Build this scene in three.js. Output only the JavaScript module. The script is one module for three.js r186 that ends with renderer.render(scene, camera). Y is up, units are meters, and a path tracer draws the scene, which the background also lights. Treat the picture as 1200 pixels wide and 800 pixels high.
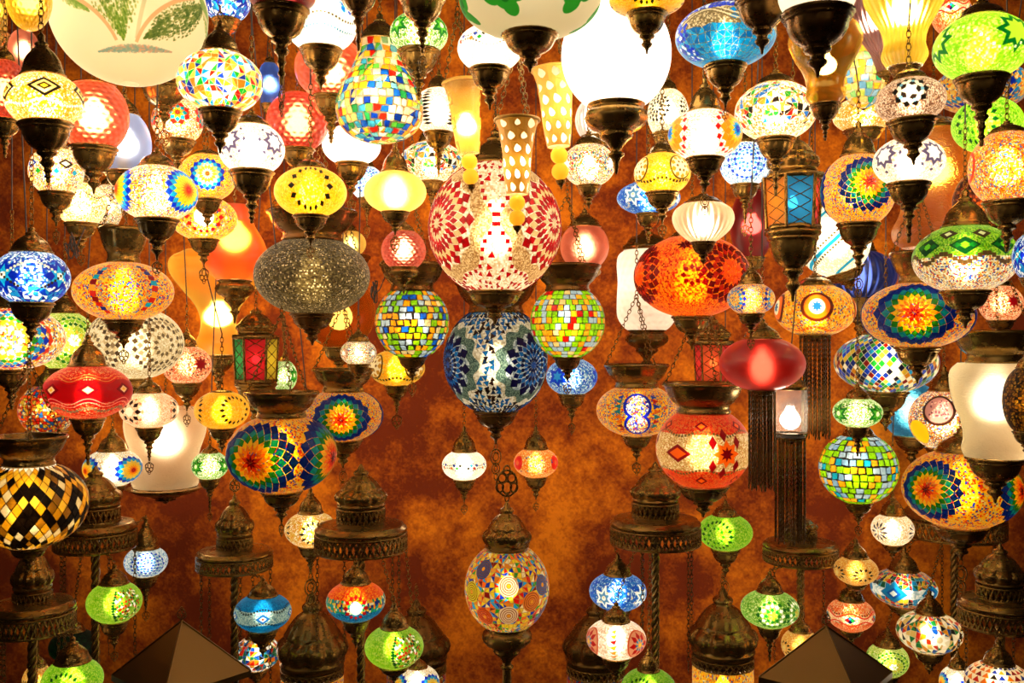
import * as THREE from 'three';
import { mergeGeometries } from 'three/addons/utils/BufferGeometryUtils.js';

// ---------------------------------------------------------------- camera, exposure, room light
const scene = new THREE.Scene();
scene.background = new THREE.Color(0x000000);
const EYE = 1.5, FOV = 40, F = 400 / Math.tan((FOV / 2) * Math.PI / 180);   // F: focal length in pixels of the 1200 x 800 frame
const camera = new THREE.PerspectiveCamera(FOV, 1.5, 0.05, 50);
camera.position.set(0, EYE, 0);
camera.lookAt(0, EYE, -1);
camera.focus = 2.05; camera.userData.fStop = 9;
const renderer = new THREE.WebGLRenderer();
renderer.toneMapping = THREE.LinearToneMapping;
renderer.toneMappingExposure = 1.18;
renderer.shadowMap.enabled = true;
const GLOW = 2.6;          // candela of a bulb per square metre of globe radius squared
const BULB = 13;           // how bright the glass of a bulb looks
const WARM = new THREE.Color().setRGB(1, 0.885, 0.67);
const WALL_Z = -3.05, CEIL = 2.66;

// ---------------------------------------------------------------- small helpers
let seedNow = 1;
const srand = (s) => { seedNow = s >>> 0; };
const rnd = () => { seedNow = (seedNow + 0x6d2b79f5) | 0; let t = Math.imul(seedNow ^ (seedNow >>> 15), 1 | seedNow); t = (t + Math.imul(t ^ (t >>> 7), 61 | t)) ^ t; return ((t ^ (t >>> 14)) >>> 0) / 4294967296; };
const rr = (a, b) => a + (b - a) * rnd();
const pick = (a) => a[Math.floor(rnd() * a.length)];
const taken = {};
const numbered = (n) => { const k = taken[n] = (taken[n] ?? -1) + 1; return k ? n + '_' + String(k).padStart(3, '0') : n; };
const PI = Math.PI, TAU = 2 * PI;
const DOWN = new THREE.Vector3();
const at = (px, py, d) => new THREE.Vector3((px - 600) * d / F, EYE + (400 - py) * d / F, -d);

function mesh(name, geo, mat, parent, pos) {
  const m = new THREE.Mesh(geo, mat);
  m.name = name; m.castShadow = m.receiveShadow = true;
  if (pos) m.position.copy(pos);
  parent.add(m);
  return m;
}
function structure(name, geo, mat) { const m = mesh(name, geo, mat, scene); m.userData.kind = 'structure'; return m; }
function thing(name, label, category, pos, group) {
  const g = new THREE.Group(); g.name = numbered(name); g.position.copy(pos);
  g.userData = { label, category }; if (group) g.userData.group = group;
  scene.add(g); return g;
}
// surface of revolution: pts = [[r, y], ...] bottom to top or top to bottom; mod(theta, i) scales the radius. The seam lies at the back.
function revolve(pts, seg = 40, mod) {
  const n = pts.length, pos = [], uv = [], idx = [];
  let len = [0];
  for (let i = 1; i < n; i++) len.push(len[i - 1] + Math.hypot(pts[i][0] - pts[i - 1][0], pts[i][1] - pts[i - 1][1]));
  const L = len[n - 1];
  for (let j = 0; j <= seg; j++) {
    const th = -PI + TAU * j / seg, s = Math.sin(th), c = Math.cos(th);
    for (let i = 0; i < n; i++) {
      const r = pts[i][0] * (mod ? mod(th, i, pts[i]) : 1);
      pos.push(r * s, pts[i][1], r * c); uv.push(j / seg, len[i] / L);
    }
  }
  const up = pts[n - 1][1] >= pts[0][1];
  for (let j = 0; j < seg; j++) for (let i = 0; i < n - 1; i++) {
    const a = j * n + i, b = a + n, c = b + 1, d = a + 1;
    if (up) idx.push(a, b, c, a, c, d); else idx.push(a, c, b, a, d, c);
  }
  const g = new THREE.BufferGeometry();
  g.setAttribute('position', new THREE.Float32BufferAttribute(pos, 3));
  g.setAttribute('uv', new THREE.Float32BufferAttribute(uv, 2));
  g.setIndex(idx); g.computeVertexNormals();
  const N = g.attributes.normal;                     // one normal along the seam
  for (let i = 0; i < n; i++) {
    const k = seg * n + i, x = N.getX(i) + N.getX(k), y = N.getY(i) + N.getY(k), z = N.getZ(i) + N.getZ(k), l = Math.hypot(x, y, z) || 1;
    N.setXYZ(i, x / l, y / l, z / l); N.setXYZ(k, x / l, y / l, z / l);
  }
  return g;
}
const bare = (g) => { const o = g.index ? g.toNonIndexed() : g; for (const k of Object.keys(o.attributes)) if (!['position', 'normal', 'uv'].includes(k)) o.deleteAttribute(k); return o; };
const merge = (list) => mergeGeometries(list.map(bare));
function rod(a, b, r, seg = 6) {
  const v = b.clone().sub(a), g = new THREE.CylinderGeometry(r, r, v.length(), seg);
  g.applyQuaternion(new THREE.Quaternion().setFromUnitVectors(new THREE.Vector3(0, 1, 0), v.clone().normalize()));
  g.translate((a.x + b.x) / 2, (a.y + b.y) / 2, (a.z + b.z) / 2);
  return g;
}
const V = (x, y, z) => new THREE.Vector3(x, y, z);

// ---------------------------------------------------------------- noise and canvas textures
function noiseField(n, period, seed) {
  srand(seed); const lat = new Float32Array(period * period).map(() => rnd()), out = new Float32Array(n * n);
  for (let y = 0; y < n; y++) for (let x = 0; x < n; x++) {
    const fx = x / n * period, fy = y / n * period, ix = Math.floor(fx), iy = Math.floor(fy); let a = fx - ix, b = fy - iy;
    a = a * a * (3 - 2 * a); b = b * b * (3 - 2 * b);
    const x1 = (ix + 1) % period, y1 = (iy + 1) % period;
    out[y * n + x] = (lat[iy * period + ix] * (1 - a) + lat[iy * period + x1] * a) * (1 - b) + (lat[y1 * period + ix] * (1 - a) + lat[y1 * period + x1] * a) * b;
  }
  return out;
}
function fbm(n, layers, seed) {
  const out = new Float32Array(n * n);
  layers.forEach(([p, w], k) => { const f = noiseField(n, p, seed + 17 * k); for (let i = 0; i < out.length; i++) out[i] += w * (f[i] - 0.5); });
  return out;
}
function dataTexture(n, fn, srgb = true) {
  const d = new Uint8Array(n * n * 4);
  for (let i = 0; i < n * n; i++) { const c = fn(i); for (let k = 0; k < 3; k++) d[i * 4 + k] = Math.max(0, Math.min(255, c[k])); d[i * 4 + 3] = 255; }
  const t = new THREE.DataTexture(d, n, n); t.wrapS = t.wrapT = THREE.RepeatWrapping; t.magFilter = THREE.LinearFilter;
  if (srgb) t.colorSpace = THREE.SRGBColorSpace;
  t.needsUpdate = true; return t;
}
const mixc = (a, b, t) => a.map((x, k) => x + (b[k] - x) * Math.max(0, Math.min(1, t)));

// plaster: mottled rust and orange stucco
const plasterA = fbm(1024, [[6, 0.8], [14, 0.9], [33, 0.6], [80, 0.35], [230, 0.35], [500, 0.35]], 5);
const plasterTex = dataTexture(1024, (i) => { const t = plasterA[i] * 1.0 + 0.48; return mixc([100, 32, 0], [206, 110, 6], t); });
const plasterBump = dataTexture(1024, (i) => { const v = 128 + plasterA[i] * 150; return [v, v, v]; }, false);
const brassA = fbm(512, [[7, 0.9], [22, 0.7], [70, 0.35]], 77);
const brassTex = dataTexture(512, (i) => mixc([104, 78, 36], [166, 128, 66], brassA[i] * 0.5 + 0.5));
const brassRough = dataTexture(512, (i) => { const v = 76 + brassA[i] * 45; return [v, v, v]; }, false);
const hammer = fbm(512, [[26, 1], [60, 0.6]], 31);
const dimpleTex = dataTexture(512, (i) => { const x = (i % 512) / 512, y = Math.floor(i / 512) / 512, row = Math.floor(y * 12), fx = ((x * 22 + (row % 2) * 0.5) % 1) - 0.5, fy = (y * 12 % 1) - 0.5, v = 255 * Math.max(0, 1 - 2.2 * Math.hypot(fx, fy)); return [v, v, v]; }, false);
const crackA = fbm(512, [[40, 1], [100, 1]], 91);
const crackTex = dataTexture(512, (i) => { const v = 255 * Math.min(1, Math.abs(crackA[i]) * 6); return [v, v, v]; }, false);
const ribTex = dataTexture(512, (i) => { const v = 127 + 127 * Math.cos((i % 512) / 512 * TAU * 28); return [v, v, v]; }, false);

// ---------------------------------------------------------------- materials
const col = (r, g, b) => new THREE.Color().setRGB(r, g, b);
const brass = new THREE.MeshPhysicalMaterial({ name: 'antique brass', map: brassTex, metalness: 0.92, roughness: 0.95, roughnessMap: brassRough, color: 0xffffff });
const darkBrass = new THREE.MeshPhysicalMaterial({ name: 'dark brass', map: brassTex, metalness: 0.85, roughness: 1.0, roughnessMap: brassRough, color: col(0.5, 0.42, 0.36) });
const cordMat = new THREE.MeshStandardMaterial({ name: 'cord', color: col(0.03, 0.015, 0.008), roughness: 0.7 });
const grimy = new THREE.MeshStandardMaterial({ name: 'dark grout', color: col(0.025, 0.016, 0.01), roughness: 0.85 });
const paleGrout = new THREE.MeshStandardMaterial({ name: 'pale grout', color: col(0.62, 0.5, 0.3), roughness: 0.85 });
const bulbMat = {};
const bulbMaterial = (e) => bulbMat[e] ??= new THREE.MeshStandardMaterial({ name: 'lit bulb', color: 0xfff4e0, emissive: WARM, emissiveIntensity: BULB * e, roughness: 0.4 });
// mosaic skins and panes: a sheet that scatters light; a lit lamp's skin gives a little light of its own
function thin(color, rough, o = {}) {
  return new THREE.MeshPhysicalMaterial({ name: o.name ?? 'lamp glass', color, roughness: rough, transmission: o.t ?? 0.93, thickness: 0, ior: 1.5, specularIntensity: .2, metalness: 0, clearcoat: o.coat ?? .6, clearcoatRoughness: 0.06, side: THREE.DoubleSide, map: o.map ?? null, bumpMap: o.bump ?? null, bumpScale: o.bumpScale ?? 0, vertexColors: !!o.vc,
    emissive: o.glow ? (o.map ? WARM : color.clone().multiply(WARM)) : 0x000000, emissiveMap: o.glow ? o.map ?? null : null, emissiveIntensity: o.glow ?? 1 });
}
// blown glass: frosted by its roughness, so that the bulb shows as a soft glow
function blown(color, rough, o = {}) {
  return new THREE.MeshPhysicalMaterial({ name: o.name ?? 'blown glass', color, roughness: rough, transmission: o.t ?? 0.95, thickness: 0.004, ior: o.ior ?? 1.27, specularIntensity: .3, clearcoat: .25, clearcoatRoughness: 0.06, side: THREE.DoubleSide, bumpMap: o.bump ?? null, bumpScale: o.bumpScale ?? 0, emissive: color.clone().multiply(WARM), emissiveIntensity: o.glow ?? .015 });
}
const tileMats = {};
const deep = (hex) => { const c = new THREE.Color(hex); const m = Math.min(c.r, c.g, c.b), q = .7 * m * (1 - m / Math.max(c.r, c.g, c.b, .001)); return c.setRGB((c.r - q) ** 1.08, (c.g - q) ** 1.08, (c.b - q) ** 1.08); };
const tileMat = (hex) => tileMats[hex] ??= thin(deep(hex), 0.42, { name: 'glass tessera', t: 0.9 });
const linerGlass = blown(col(.97, .95, .9), .42, { name: 'inner glass', ior: 1.27 });
const tileMany = thin(new THREE.Color(0xffffff), 0.42, { name: 'glass tesserae', t: 0.9, vc: true });

// ---------------------------------------------------------------- mosaic pictures for globes, drawn in units of the globe's radius (x: angle, y: length along the profile)
class Paint {
  constructor(W, L) {
    this.W = W; this.H = Math.max(64, Math.round(W * L / TAU)); this.L = L;
    const c = this.canvas = document.createElement('canvas'); c.width = W; c.height = this.H;
    const x = this.c = c.getContext('2d'); this.s = W / TAU;
    x.setTransform(this.s, 0, 0, -this.s, W / 2, this.H / 2);
  }
  fill(f) { this.c.fillStyle = f; this.c.fillRect(-4, -3, 8, 6); return this; }
  beads(pal, size = 0.03, y0 = -9, y1 = 9) {
    const a = Math.max(y0, -this.L / 2), b = Math.min(y1, this.L / 2), c = this.c;
    for (let y = a; y < b; y += size) for (let x = -PI; x < PI; x += size) { c.fillStyle = pick(pal); c.fillRect(x + rr(-.3, .3) * size, y + rr(-.3, .3) * size, size * 1.15, size * 1.15); }
    return this;
  }
  tri(pal, cell = 0.16, gap = 0.1, y0 = -9, y1 = 9, share = 1) {
    const ny0 = Math.floor(Math.max(y0, -this.L / 2) / cell) - 1, ny1 = Math.ceil(Math.min(y1, this.L / 2) / cell) + 1, nx = Math.round(TAU / cell), P = {};
    const p = (i, j) => P[((i % nx) + nx) % nx + ',' + j] ??= [rr(-.28, .28), rr(-.28, .28)], q = (i, j) => { const [a, b] = p(i, j); return [(i + a) * TAU / nx - PI, (j + b) * cell]; };
    for (let j = ny0; j < ny1; j++) for (let i = 0; i < nx; i++) {
      const A = q(i, j), B = q(i + 1, j), C = q(i + 1, j + 1), D = q(i, j + 1), k = rnd();
      for (const t of k < 0.4 ? [[A, B, C], [A, C, D]] : k < 0.8 ? [[A, B, D], [B, C, D]] : [[A, B, C, D]]) if (rnd() < share) this.poly(t, pick(pal), gap);
    }
    return this;
  }
  poly(pts, f, gap = 0) {
    const c = this.c, mx = pts.reduce((s, p) => s + p[0], 0) / pts.length, my = pts.reduce((s, p) => s + p[1], 0) / pts.length;
    c.fillStyle = f; c.beginPath();
    pts.forEach(([x, y], i) => c[i ? 'lineTo' : 'moveTo'](x + (mx - x) * gap, y + (my - y) * gap));
    c.closePath(); c.fill(); return this;
  }
  kite(x, y, ang, r0, r1, half, f, gap = 0.12) {
    const u = [Math.cos(ang), Math.sin(ang)], m = r0 + (r1 - r0) * 0.5, P = (r, a) => [x + r * Math.cos(ang + a), y + r * Math.sin(ang + a)];
    return this.poly([P(r0, 0), P(m, half), P(r1, 0), P(m, -half)], f, gap);
  }
  flower(x, y, R, cols, n = 16, back = '#fff8e0') {
    if (back) this.disc(x, y, R * 0.9, back);
    const k = cols.length;
    for (let i = k - 1; i >= 0; i--) for (let j = 0; j < n; j++) this.kite(x, y, TAU * (j + (i % 2) / 2) / n, R * Math.max(0, i - 0.7) / k, R * (i + 1.25) / k, PI / n * 1.05, cols[i], 0.05);
    return this;
  }
  disc(x, y, r, f) { const c = this.c; c.fillStyle = f; c.beginPath(); c.arc(x, y, r, 0, TAU); c.fill(); return this; }
  ring(x, y, r, lw, f) { const c = this.c; c.strokeStyle = f; c.lineWidth = lw; c.beginPath(); c.arc(x, y, r, 0, TAU); c.stroke(); return this; }
  ringDiamonds(x, y, r, n, len, f, wide = 0.5) { for (let j = 0; j < n; j++) { const a = TAU * j / n; this.kite(x, y, a, r - len / 2, r + len / 2, wide * PI / n, f, 0); } return this; }
  star(x, y, r, n, f, inner = 0.5) { const p = []; for (let j = 0; j < 2 * n; j++) { const a = PI * j / n + PI / 2, q = j % 2 ? r * inner : r; p.push([x + q * Math.cos(a), y + q * Math.sin(a)]); } return this.poly(p, f); }
  diamond(x, y, w, h, f) { return this.poly([[x - w, y], [x, y - h], [x + w, y], [x, y + h]], f); }
  wave(y, amp, k, lw, f, ph = 0) { const c = this.c; c.strokeStyle = f; c.lineWidth = lw; c.beginPath(); for (let i = 0; i <= 200; i++) { const x = -PI + TAU * i / 200; c[i ? 'lineTo' : 'moveTo'](x, y + amp * Math.cos(k * x + ph)); } c.stroke(); return this; }
  dotWave(y, amp, k, n, s, f, ph = 0) { const c = this.c; c.fillStyle = f; for (let i = 0; i < n; i++) { const x = -PI + TAU * i / n; c.fillRect(x - s / 2, y + amp * Math.cos(k * x + ph) - s / 2, s, s); } return this; }
  harlequin(pal, n, tall, gap = .1) { const e = TAU / n, h = e * tall; let k = 0; for (let y = -this.L / 2; y < this.L / 2 + h; y += h / 2, k++) for (let i = 0; i < n; i++) { const x = -PI + e * (i + (k % 2) / 2); this.poly([[x - e / 2, y], [x, y - h / 2], [x + e / 2, y], [x, y + h / 2]], pick(pal), gap); } return this; }
  band(y0, y1, f) { this.c.fillStyle = f; this.c.fillRect(-4, y0, 8, y1 - y0); return this; }
}
const patternCache = {};
function pattern(key, L) {
  return patternCache[key] ??= (() => {
    const [W, fn] = PATTERNS[key]; srand(1000 + Object.keys(patternCache).length * 7 + key.length * 131);
    const p = new Paint(W, L); fn(p, L);
    if (!/paint/.test(key)) {                           // glass colours are deep
      const im = p.c.getImageData(0, 0, p.W, p.H), d = im.data;
      for (let i = 0; i < d.length; i += 4) { const m = Math.min(d[i], d[i + 1], d[i + 2]), M = Math.max(d[i], d[i + 1], d[i + 2], 1), q = .75 * m * (1 - m / M); for (let k = 0; k < 3; k++) d[i + k] = 255 * Math.pow(Math.max(0, d[i + k] - q) / 255, 1.22); }
      p.c.putImageData(im, 0, 0);
    }
    const t = new THREE.CanvasTexture(p.canvas); t.colorSpace = THREE.SRGBColorSpace; t.wrapS = THREE.RepeatWrapping; t.magFilter = THREE.LinearFilter;
    return t;
  })();
}
// palettes
const BW = ['#fffaf0', '#fff4c8', '#ffe27a', '#ffffff', '#ffd040', '#f7b52c', '#e0501c', '#2a62c8'];
const BY = ['#ffe680', '#ffd23a', '#f9bb1c', '#ffe27a', '#f09a1c', '#d83a14', '#1c50c0', '#fff4c0', '#ffca20', '#ffc010', '#ffd440'];
const BYB = ['#ffc81c', '#ffce2c', '#ffc010', '#f9a818', '#f7a010', '#ffe060', '#ffdc50', '#fff0a0', '#1c40b8', '#d0300f', '#e86010', '#1c80c8'];
const GOLD = ['#ffcc2a', '#f5ae10', '#ffe062', '#e09a08', '#fff0a0', '#ffc41c'];
const RAIN = ['#8c0f14', '#e04a1a', '#f59d1c', '#f6d62a', '#3d9a3a', '#19a0bd', '#1a3dae'];
const SUN5 = ['#b01815', '#f07a1c', '#f8c02a', '#ffd84a', '#29a7d6', '#1743c0'];
const MULTI = ['#ffffff', '#fff3d0', '#f2a33c', '#2fa0d4', '#d7301f', '#3fae49', '#f0cf60', '#27418f', '#ffd27a', '#f08a3c'];
const PATTERNS = {
  gold_diamond: [512, (p) => { p.beads(['#ffd24a', '#f7b82a', '#fff0b8', '#ffffff', '#e89c18'], 0.035); for (let k = -2; k <= 2; k++) { const x = k * 1.25; p.diamond(x, .12, .44, .3, '#17110a').diamond(x, .12, .33, .21, '#ffe9a0').diamond(x, .12, .2, .12, '#3a2a12').diamond(x, .12, .1, .06, '#ffd24a'); } p.dotWave(.48, .03, 5, 60, .05, '#fff8e0').dotWave(-.3, .06, 5, 70, .06, '#ffffff'); }],
  tri_multi: [512, (p) => p.fill('#fff3d8').tri(MULTI, .17, .09)],
  tri_warm: [512, (p) => p.fill('#fff3d8').tri(['#f2a33c', '#ffd27a', '#fff3d0', '#2fa0d4', '#d7301f', '#e9842c', '#f7c451', '#3fae49'], .15, .08)],
  star_teal: [512, (p) => { p.beads(['#fff3d0', '#ffffff', '#ffe08a', '#f2a33c', '#e05a2a'], .035); for (let k = -2; k <= 2; k++) p.flower(k * 1.25, .05, .5, ['#5a1a10', '#f08020', '#16808a', '#d7301f'], 8, null); }],
  speck_white: [512, (p) => { p.beads(['#fffaf0', '#fbe8e0', '#f2d8d8', '#ffffff', '#e6c8b0', '#f4e4d0'], .035); for (const x of [-2.4, -.75, .75, 2.4]) p.star(x, .08, .42, 8, '#6f6688', .66).star(x, .08, .26, 8, '#fbf4ee', .7).ringDiamonds(x, .08, .52, 8, .1, '#5c5878', .4); }],
  bead_flower: [512, (p) => { p.beads(BW, .03); for (const x of [-1.3, .85, 3.0]) p.flower(x, 0, .66, SUN5, 18, null); }],
  bead_flower_blue: [512, (p) => { p.beads(BY, .03); for (const x of [-2.1, 0, 2.1]) p.flower(x, 0, .62, ['#d03818', '#ffe9b0', '#ffd23a', '#ffe9b0', '#29a7d6', '#1743c0'], 14, null); }],
  white_diamond: [512, (p) => { p.beads(BW, .035); for (let k = 0; k < 9; k++) { const x = -PI + TAU * k / 9; p.diamond(x, .12, .3, .2, pick(['#221a14', '#d9a030', '#2a50a8'])).diamond(x, .12, .17, .11, '#fff4d8'); p.diamond(x + .35, -.2, .12, .12, pick(['#22a0c8', '#f0a030', '#3fae49'])); } }],
  bead_white: [512, (p) => { p.beads(['#fffaf0', '#fff0c8', '#ffe39a', '#ffffff', '#f5c45c', '#e8b04a'], .035); p.dotWave(.2, .12, 5, 60, .06, '#3a2a18').dotWave(-.22, .1, 6, 60, .05, '#a8843c'); }],
  bead_pepper: [512, (p) => { p.beads(['#fffaf0', '#fff0c8', '#f5c45c', '#d9502b', '#2f6fc0', '#3f9a49', '#ffffff', '#ffe39a'], .035); for (let k = -3; k <= 3; k++) p.star(k * .95, -.02, .22, 6, '#ffffff', .5).ringDiamonds(k * .95, -.02, .3, 8, .1, pick(['#e07a2a', '#3070b8', '#c03020']), .5); }],
  red_dots: [512, (p) => { p.beads(BY, .032); for (const x of [-2.1, 0, 2.1]) p.disc(x, -.05, .3, '#fff6dc').ringDiamonds(x, -.05, .52, 14, .18, '#c01c18', .7).ringDiamonds(x, -.05, .7, 18, .12, '#fff6dc', .6); }],
  blue_star: [512, (p) => { p.beads(['#2a62d8', '#5aa6ee', '#ffffff', '#e8f4ff', '#1c3fb8', '#bfe0fa'], .05); for (const x of [-2.3, -.78, .78, 2.3]) { p.star(x, 0, .52, 8, '#1438b4', .6).star(x, 0, .34, 6, '#38c0f0', .5).disc(x, 0, .1, '#ffffff'); } p.dotWave(0, .4, 2, 70, .07, '#fff2d8').dotWave(0, -.4, 2, 70, .07, '#4a3420').tri(['#1f58d0', '#49b0ea', '#ffffff', '#1a3ab0'], .16, .08, -.85, -.5); }],
  bead_curve: [1024, (p) => { p.beads(BYB, .026); for (const s of [-1, 1]) for (const x0 of [0, PI]) { const c = s * .5 + x0; for (let j = -5; j <= 5; j++) { const y = j * .12, x = c + s * .13 * Math.cos(y * 3.2); p.poly([[x - .07, y - .05], [x + .07, y - .06], [x + .08, y + .05], [x - .06, y + .06]], pick(['#8c1414', '#19a0bd', '#f0b030', '#27418f', '#c8331f'])); p.diamond(x - s * .16, y, .05, .045, '#cbb48c'); } } }],
  silver_rosette: [1024, (p) => { p.beads(['#f3e8cc', '#e6d8b6', '#fbf4e2', '#d8c8a2'], .03); for (const x of [-.95, .62, 2.4, -2.6]) { const cs = ['#e8dcc0', '#8a7a5c', '#f3ead2', '#6b5a42', '#a8977a', '#5c4c38']; for (let i = 0; i < 6; i++) p.ringDiamonds(x, .02, .1 + i * .105, 8 + i * 3, .12, cs[i], .75); } }],
  ring_flower: [512, (p) => { p.beads(BW, .035); for (const x of [-.1, 2.6, -2.7]) for (const [r, c, n] of [[.85, '#d9502b', 24], [.74, '#1743c0', 22], [.62, '#29a7d6', 20], [.5, '#3d9a3a', 18], [.38, '#ffd84a', 14], [.26, '#fff0c0', 10]]) p.ringDiamonds(x, 0, r, n, .15, c, .95); }],
  green_flower: [512, (p) => { p.beads(['#e8f090', '#c8e048', '#fff8c0', '#8cc832', '#f4ffd0'], .035); for (const x of [-2, .3, 2.5]) for (const [r, c, n] of [[.85, '#2f8a2a', 22], [.7, '#a8d838', 20], [.56, '#1c6a24', 18], [.42, '#d8e858', 14], [.28, '#f4e060', 10], [.14, '#ffffff', 6]]) p.ringDiamonds(x, 0, r, n, .15, c, .9); }],
  red_wave: [1024, (p) => { p.beads(['#d8301c', '#e8502c', '#b81c14', '#f08050', '#ffd0a0'], .03); p.band(-.2, .36, '#a81418'); for (let k = 0; k < 5; k++) p.wave(.34 + k * .045, .07, 7, .022, k % 2 ? '#ffb070' : '#c82418'); for (let k = 0; k < 5; k++) p.wave(-.12 - k * .045, .07, 7, .022, k % 2 ? '#ffb0a0' : '#c02430'); for (let k = 0; k < 7; k++) { const x = -PI + TAU * (k + .5) / 7; p.diamond(x, .11, .24, .16, '#7a0a14').diamond(x, .11, .13, .09, '#ffd8b0').diamond(x, .11, .06, .04, k % 2 ? '#ffffff' : '#f0c040'); } p.dotWave(-.42, .07, 7, 64, .085, '#9a8468'); }],
  patch_dark: [512, (p) => { p.fill('#2a1608').tri(['#f2a33c', '#d7301f', '#f0cf60', '#3f7ab0', '#fff0c0', '#e06a1c'], .13, .12); for (const x of [-1, 1.6]) p.ring(x, 0, .45, .1, '#e2581c'); }],
  peach_star: [512, (p) => { p.beads(['#ffe8cc', '#f8d4b0', '#fff4e4', '#f0c49c', '#ffdcc0'], .03); for (const x of [-.72, 1.3, 3]) p.ringDiamonds(x, 0, .34, 8, .24, '#2a1410', .7).disc(x, 0, .16, '#fff4e4').ringDiamonds(x, 0, .5, 10, .1, '#e09a78', .6); }],
  red_star: [512, (p) => { p.beads(['#ffe0b8', '#f6c890', '#fff4e0', '#e87a3c', '#d04a28'], .035); for (const x of [-1.1, .6, 2.4]) p.star(x, 0, .36, 8, '#8a0f18', .5).ringDiamonds(x, 0, .52, 14, .1, '#6a3018', .5); }],
  gold_ring: [512, (p) => { p.beads(GOLD, .032); for (const x of [-2.09, 0, 2.09]) p.ringDiamonds(x, .02, .54, 16, .22, '#1c1408', .62); }],
  gold_ring_side: [512, (p) => { p.beads(GOLD, .032); for (const x of [-1.4, .55, 2.6]) p.ringDiamonds(x, .02, .54, 16, .22, '#1c1408', .62); }],
  bead_mix: [1024, (p) => p.beads(BYB, .03)],
  bead_warm: [1024, (p) => p.beads(['#ffcf3a', '#f5b01c', '#ffefa0', '#d8401c', '#f7a818', '#ffe070', '#e0500f', '#2050b0', '#ffc020', '#ffb810', '#ffd040'], .03)],
  green_star: [512, (p) => { p.beads(['#d8f0a0', '#f4ffe0', '#9ad048', '#ffffff', '#68b838'], .04); for (const x of [-.85, .9, 2.8]) p.star(x, 0, .5, 6, '#1f8a2c', .5).star(x, 0, .3, 6, '#8cd860', .5).disc(x, 0, .1, '#f4ffe0'); p.dotWave(.2, .3, 2, 50, .07, '#5a3c20'); }],
  green_ring: [512, (p) => { p.beads(['#a4d838', '#86c428', '#c8ec60', '#68b01c', '#e0f890'], .035); for (const x of [-2.09, -.35, 2.09]) p.ringDiamonds(x, 0, .56, 18, .2, '#0c4a18', .6).ringDiamonds(x, 0, .28, 10, .12, '#3a8a20', .6); }],
  green_patch: [512, (p) => { p.beads(['#a4d838', '#86c428', '#c8ec60', '#e0f890'], .035); p.c.save(); for (const x of [.55, 2.6]) { for (let i = 0; i < 170; i++) p.diamond(x + rr(-.55, .55), rr(-.62, .62), .055, .055, pick(['#0f5a24', '#ffffff', '#e8502c', '#fff0d0', '#2f9a3c', '#d8902c'])); p.ringDiamonds(x - .55, 0, .05, 3, .1, '#0c4a18'); } p.c.restore(); for (const x of [0, 2.05]) for (let j = -6; j <= 6; j++) p.diamond(x - .06 * Math.cos(j * .5), j * .1, .07, .05, '#0c4a18'); }],
  green_flowers: [512, (p) => { p.beads(['#98cc50', '#c0e080', '#e8f8c0', '#70b038'], .035); for (const x of [-1.9, .1, 1.15, 2.7]) for (const [r, c, n] of [[.5, '#2f7a30', 14], [.36, '#ffffff', 12], [.22, '#3c9a40', 8], [.1, '#f0d060', 5]]) p.ringDiamonds(x, .02, r, n, .16, c, .8); }],
  green_big_star: [512, (p) => { p.beads(['#b4e048', '#8cc828', '#d4f070', '#a0d438', '#e8f8a0'], .04); for (const x of [-1.1, .78, 2.6]) p.star(x, .1, .5, 8, '#0c6a28', .62).star(x, .1, .33, 8, '#c8ec60', .62); p.dotWave(-.02, .3, 3, 50, .06, '#f4f8d0', 1.5); }],
  crackle_smoke: [1024, (p) => p.beads(['#7a6a48', '#5c4e32', '#8c7c58', '#4a3e28', '#a89870', '#6b5c3c', '#8c7c58', '#5c4e32', '#6b5c3c', '#7a6a48', '#a89870', '#857650', '#6b5c3c', '#ffe8c0'], .024)],
  white_wave: [512, (p) => { p.fill('#fff8ec').beads(['#fffaf0', '#fff6e4', '#ffffff'], .05).dotWave(.22, .12, 4, 60, .05, '#5c4a30').dotWave(-.12, -.12, 4, 60, .05, '#5c4a30'); for (let k = 0; k < 8; k++) { const x = -PI + TAU * (k + .5) / 8; const cs = k % 2 ? ['#e09030', '#2a58b8', '#3fae49', '#22201c'] : ['#22201c', '#38a8c8', '#c83a20', '#2a58b8']; cs.forEach((c, i) => p.diamond(x + (i - 1.5) * .14, .05 + (i % 2 ? .07 : -.05), .085, .075, c)); } }],
  orange_dots: [512, (p) => { p.beads(['#ffb84a', '#f59a2c', '#ffd88a', '#fff0c8', '#e8702a'], .04); for (const x of [-1, 1.1, 3]) p.disc(x, .08, .34, '#d8321c').disc(x, .08, .12, '#f08a50'); for (let i = 0; i < 40; i++) p.diamond(rr(-PI, PI), rr(-.5, .5), .05, .05, pick(['#2a58b8', '#c82020', '#2a9ac0'])); }],
  orange_rosette: [1024, (p) => { p.beads(['#f88a08', '#f07004', '#d84804', '#ffae1c', '#b82404', '#fa9a10'], .028); }],
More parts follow.
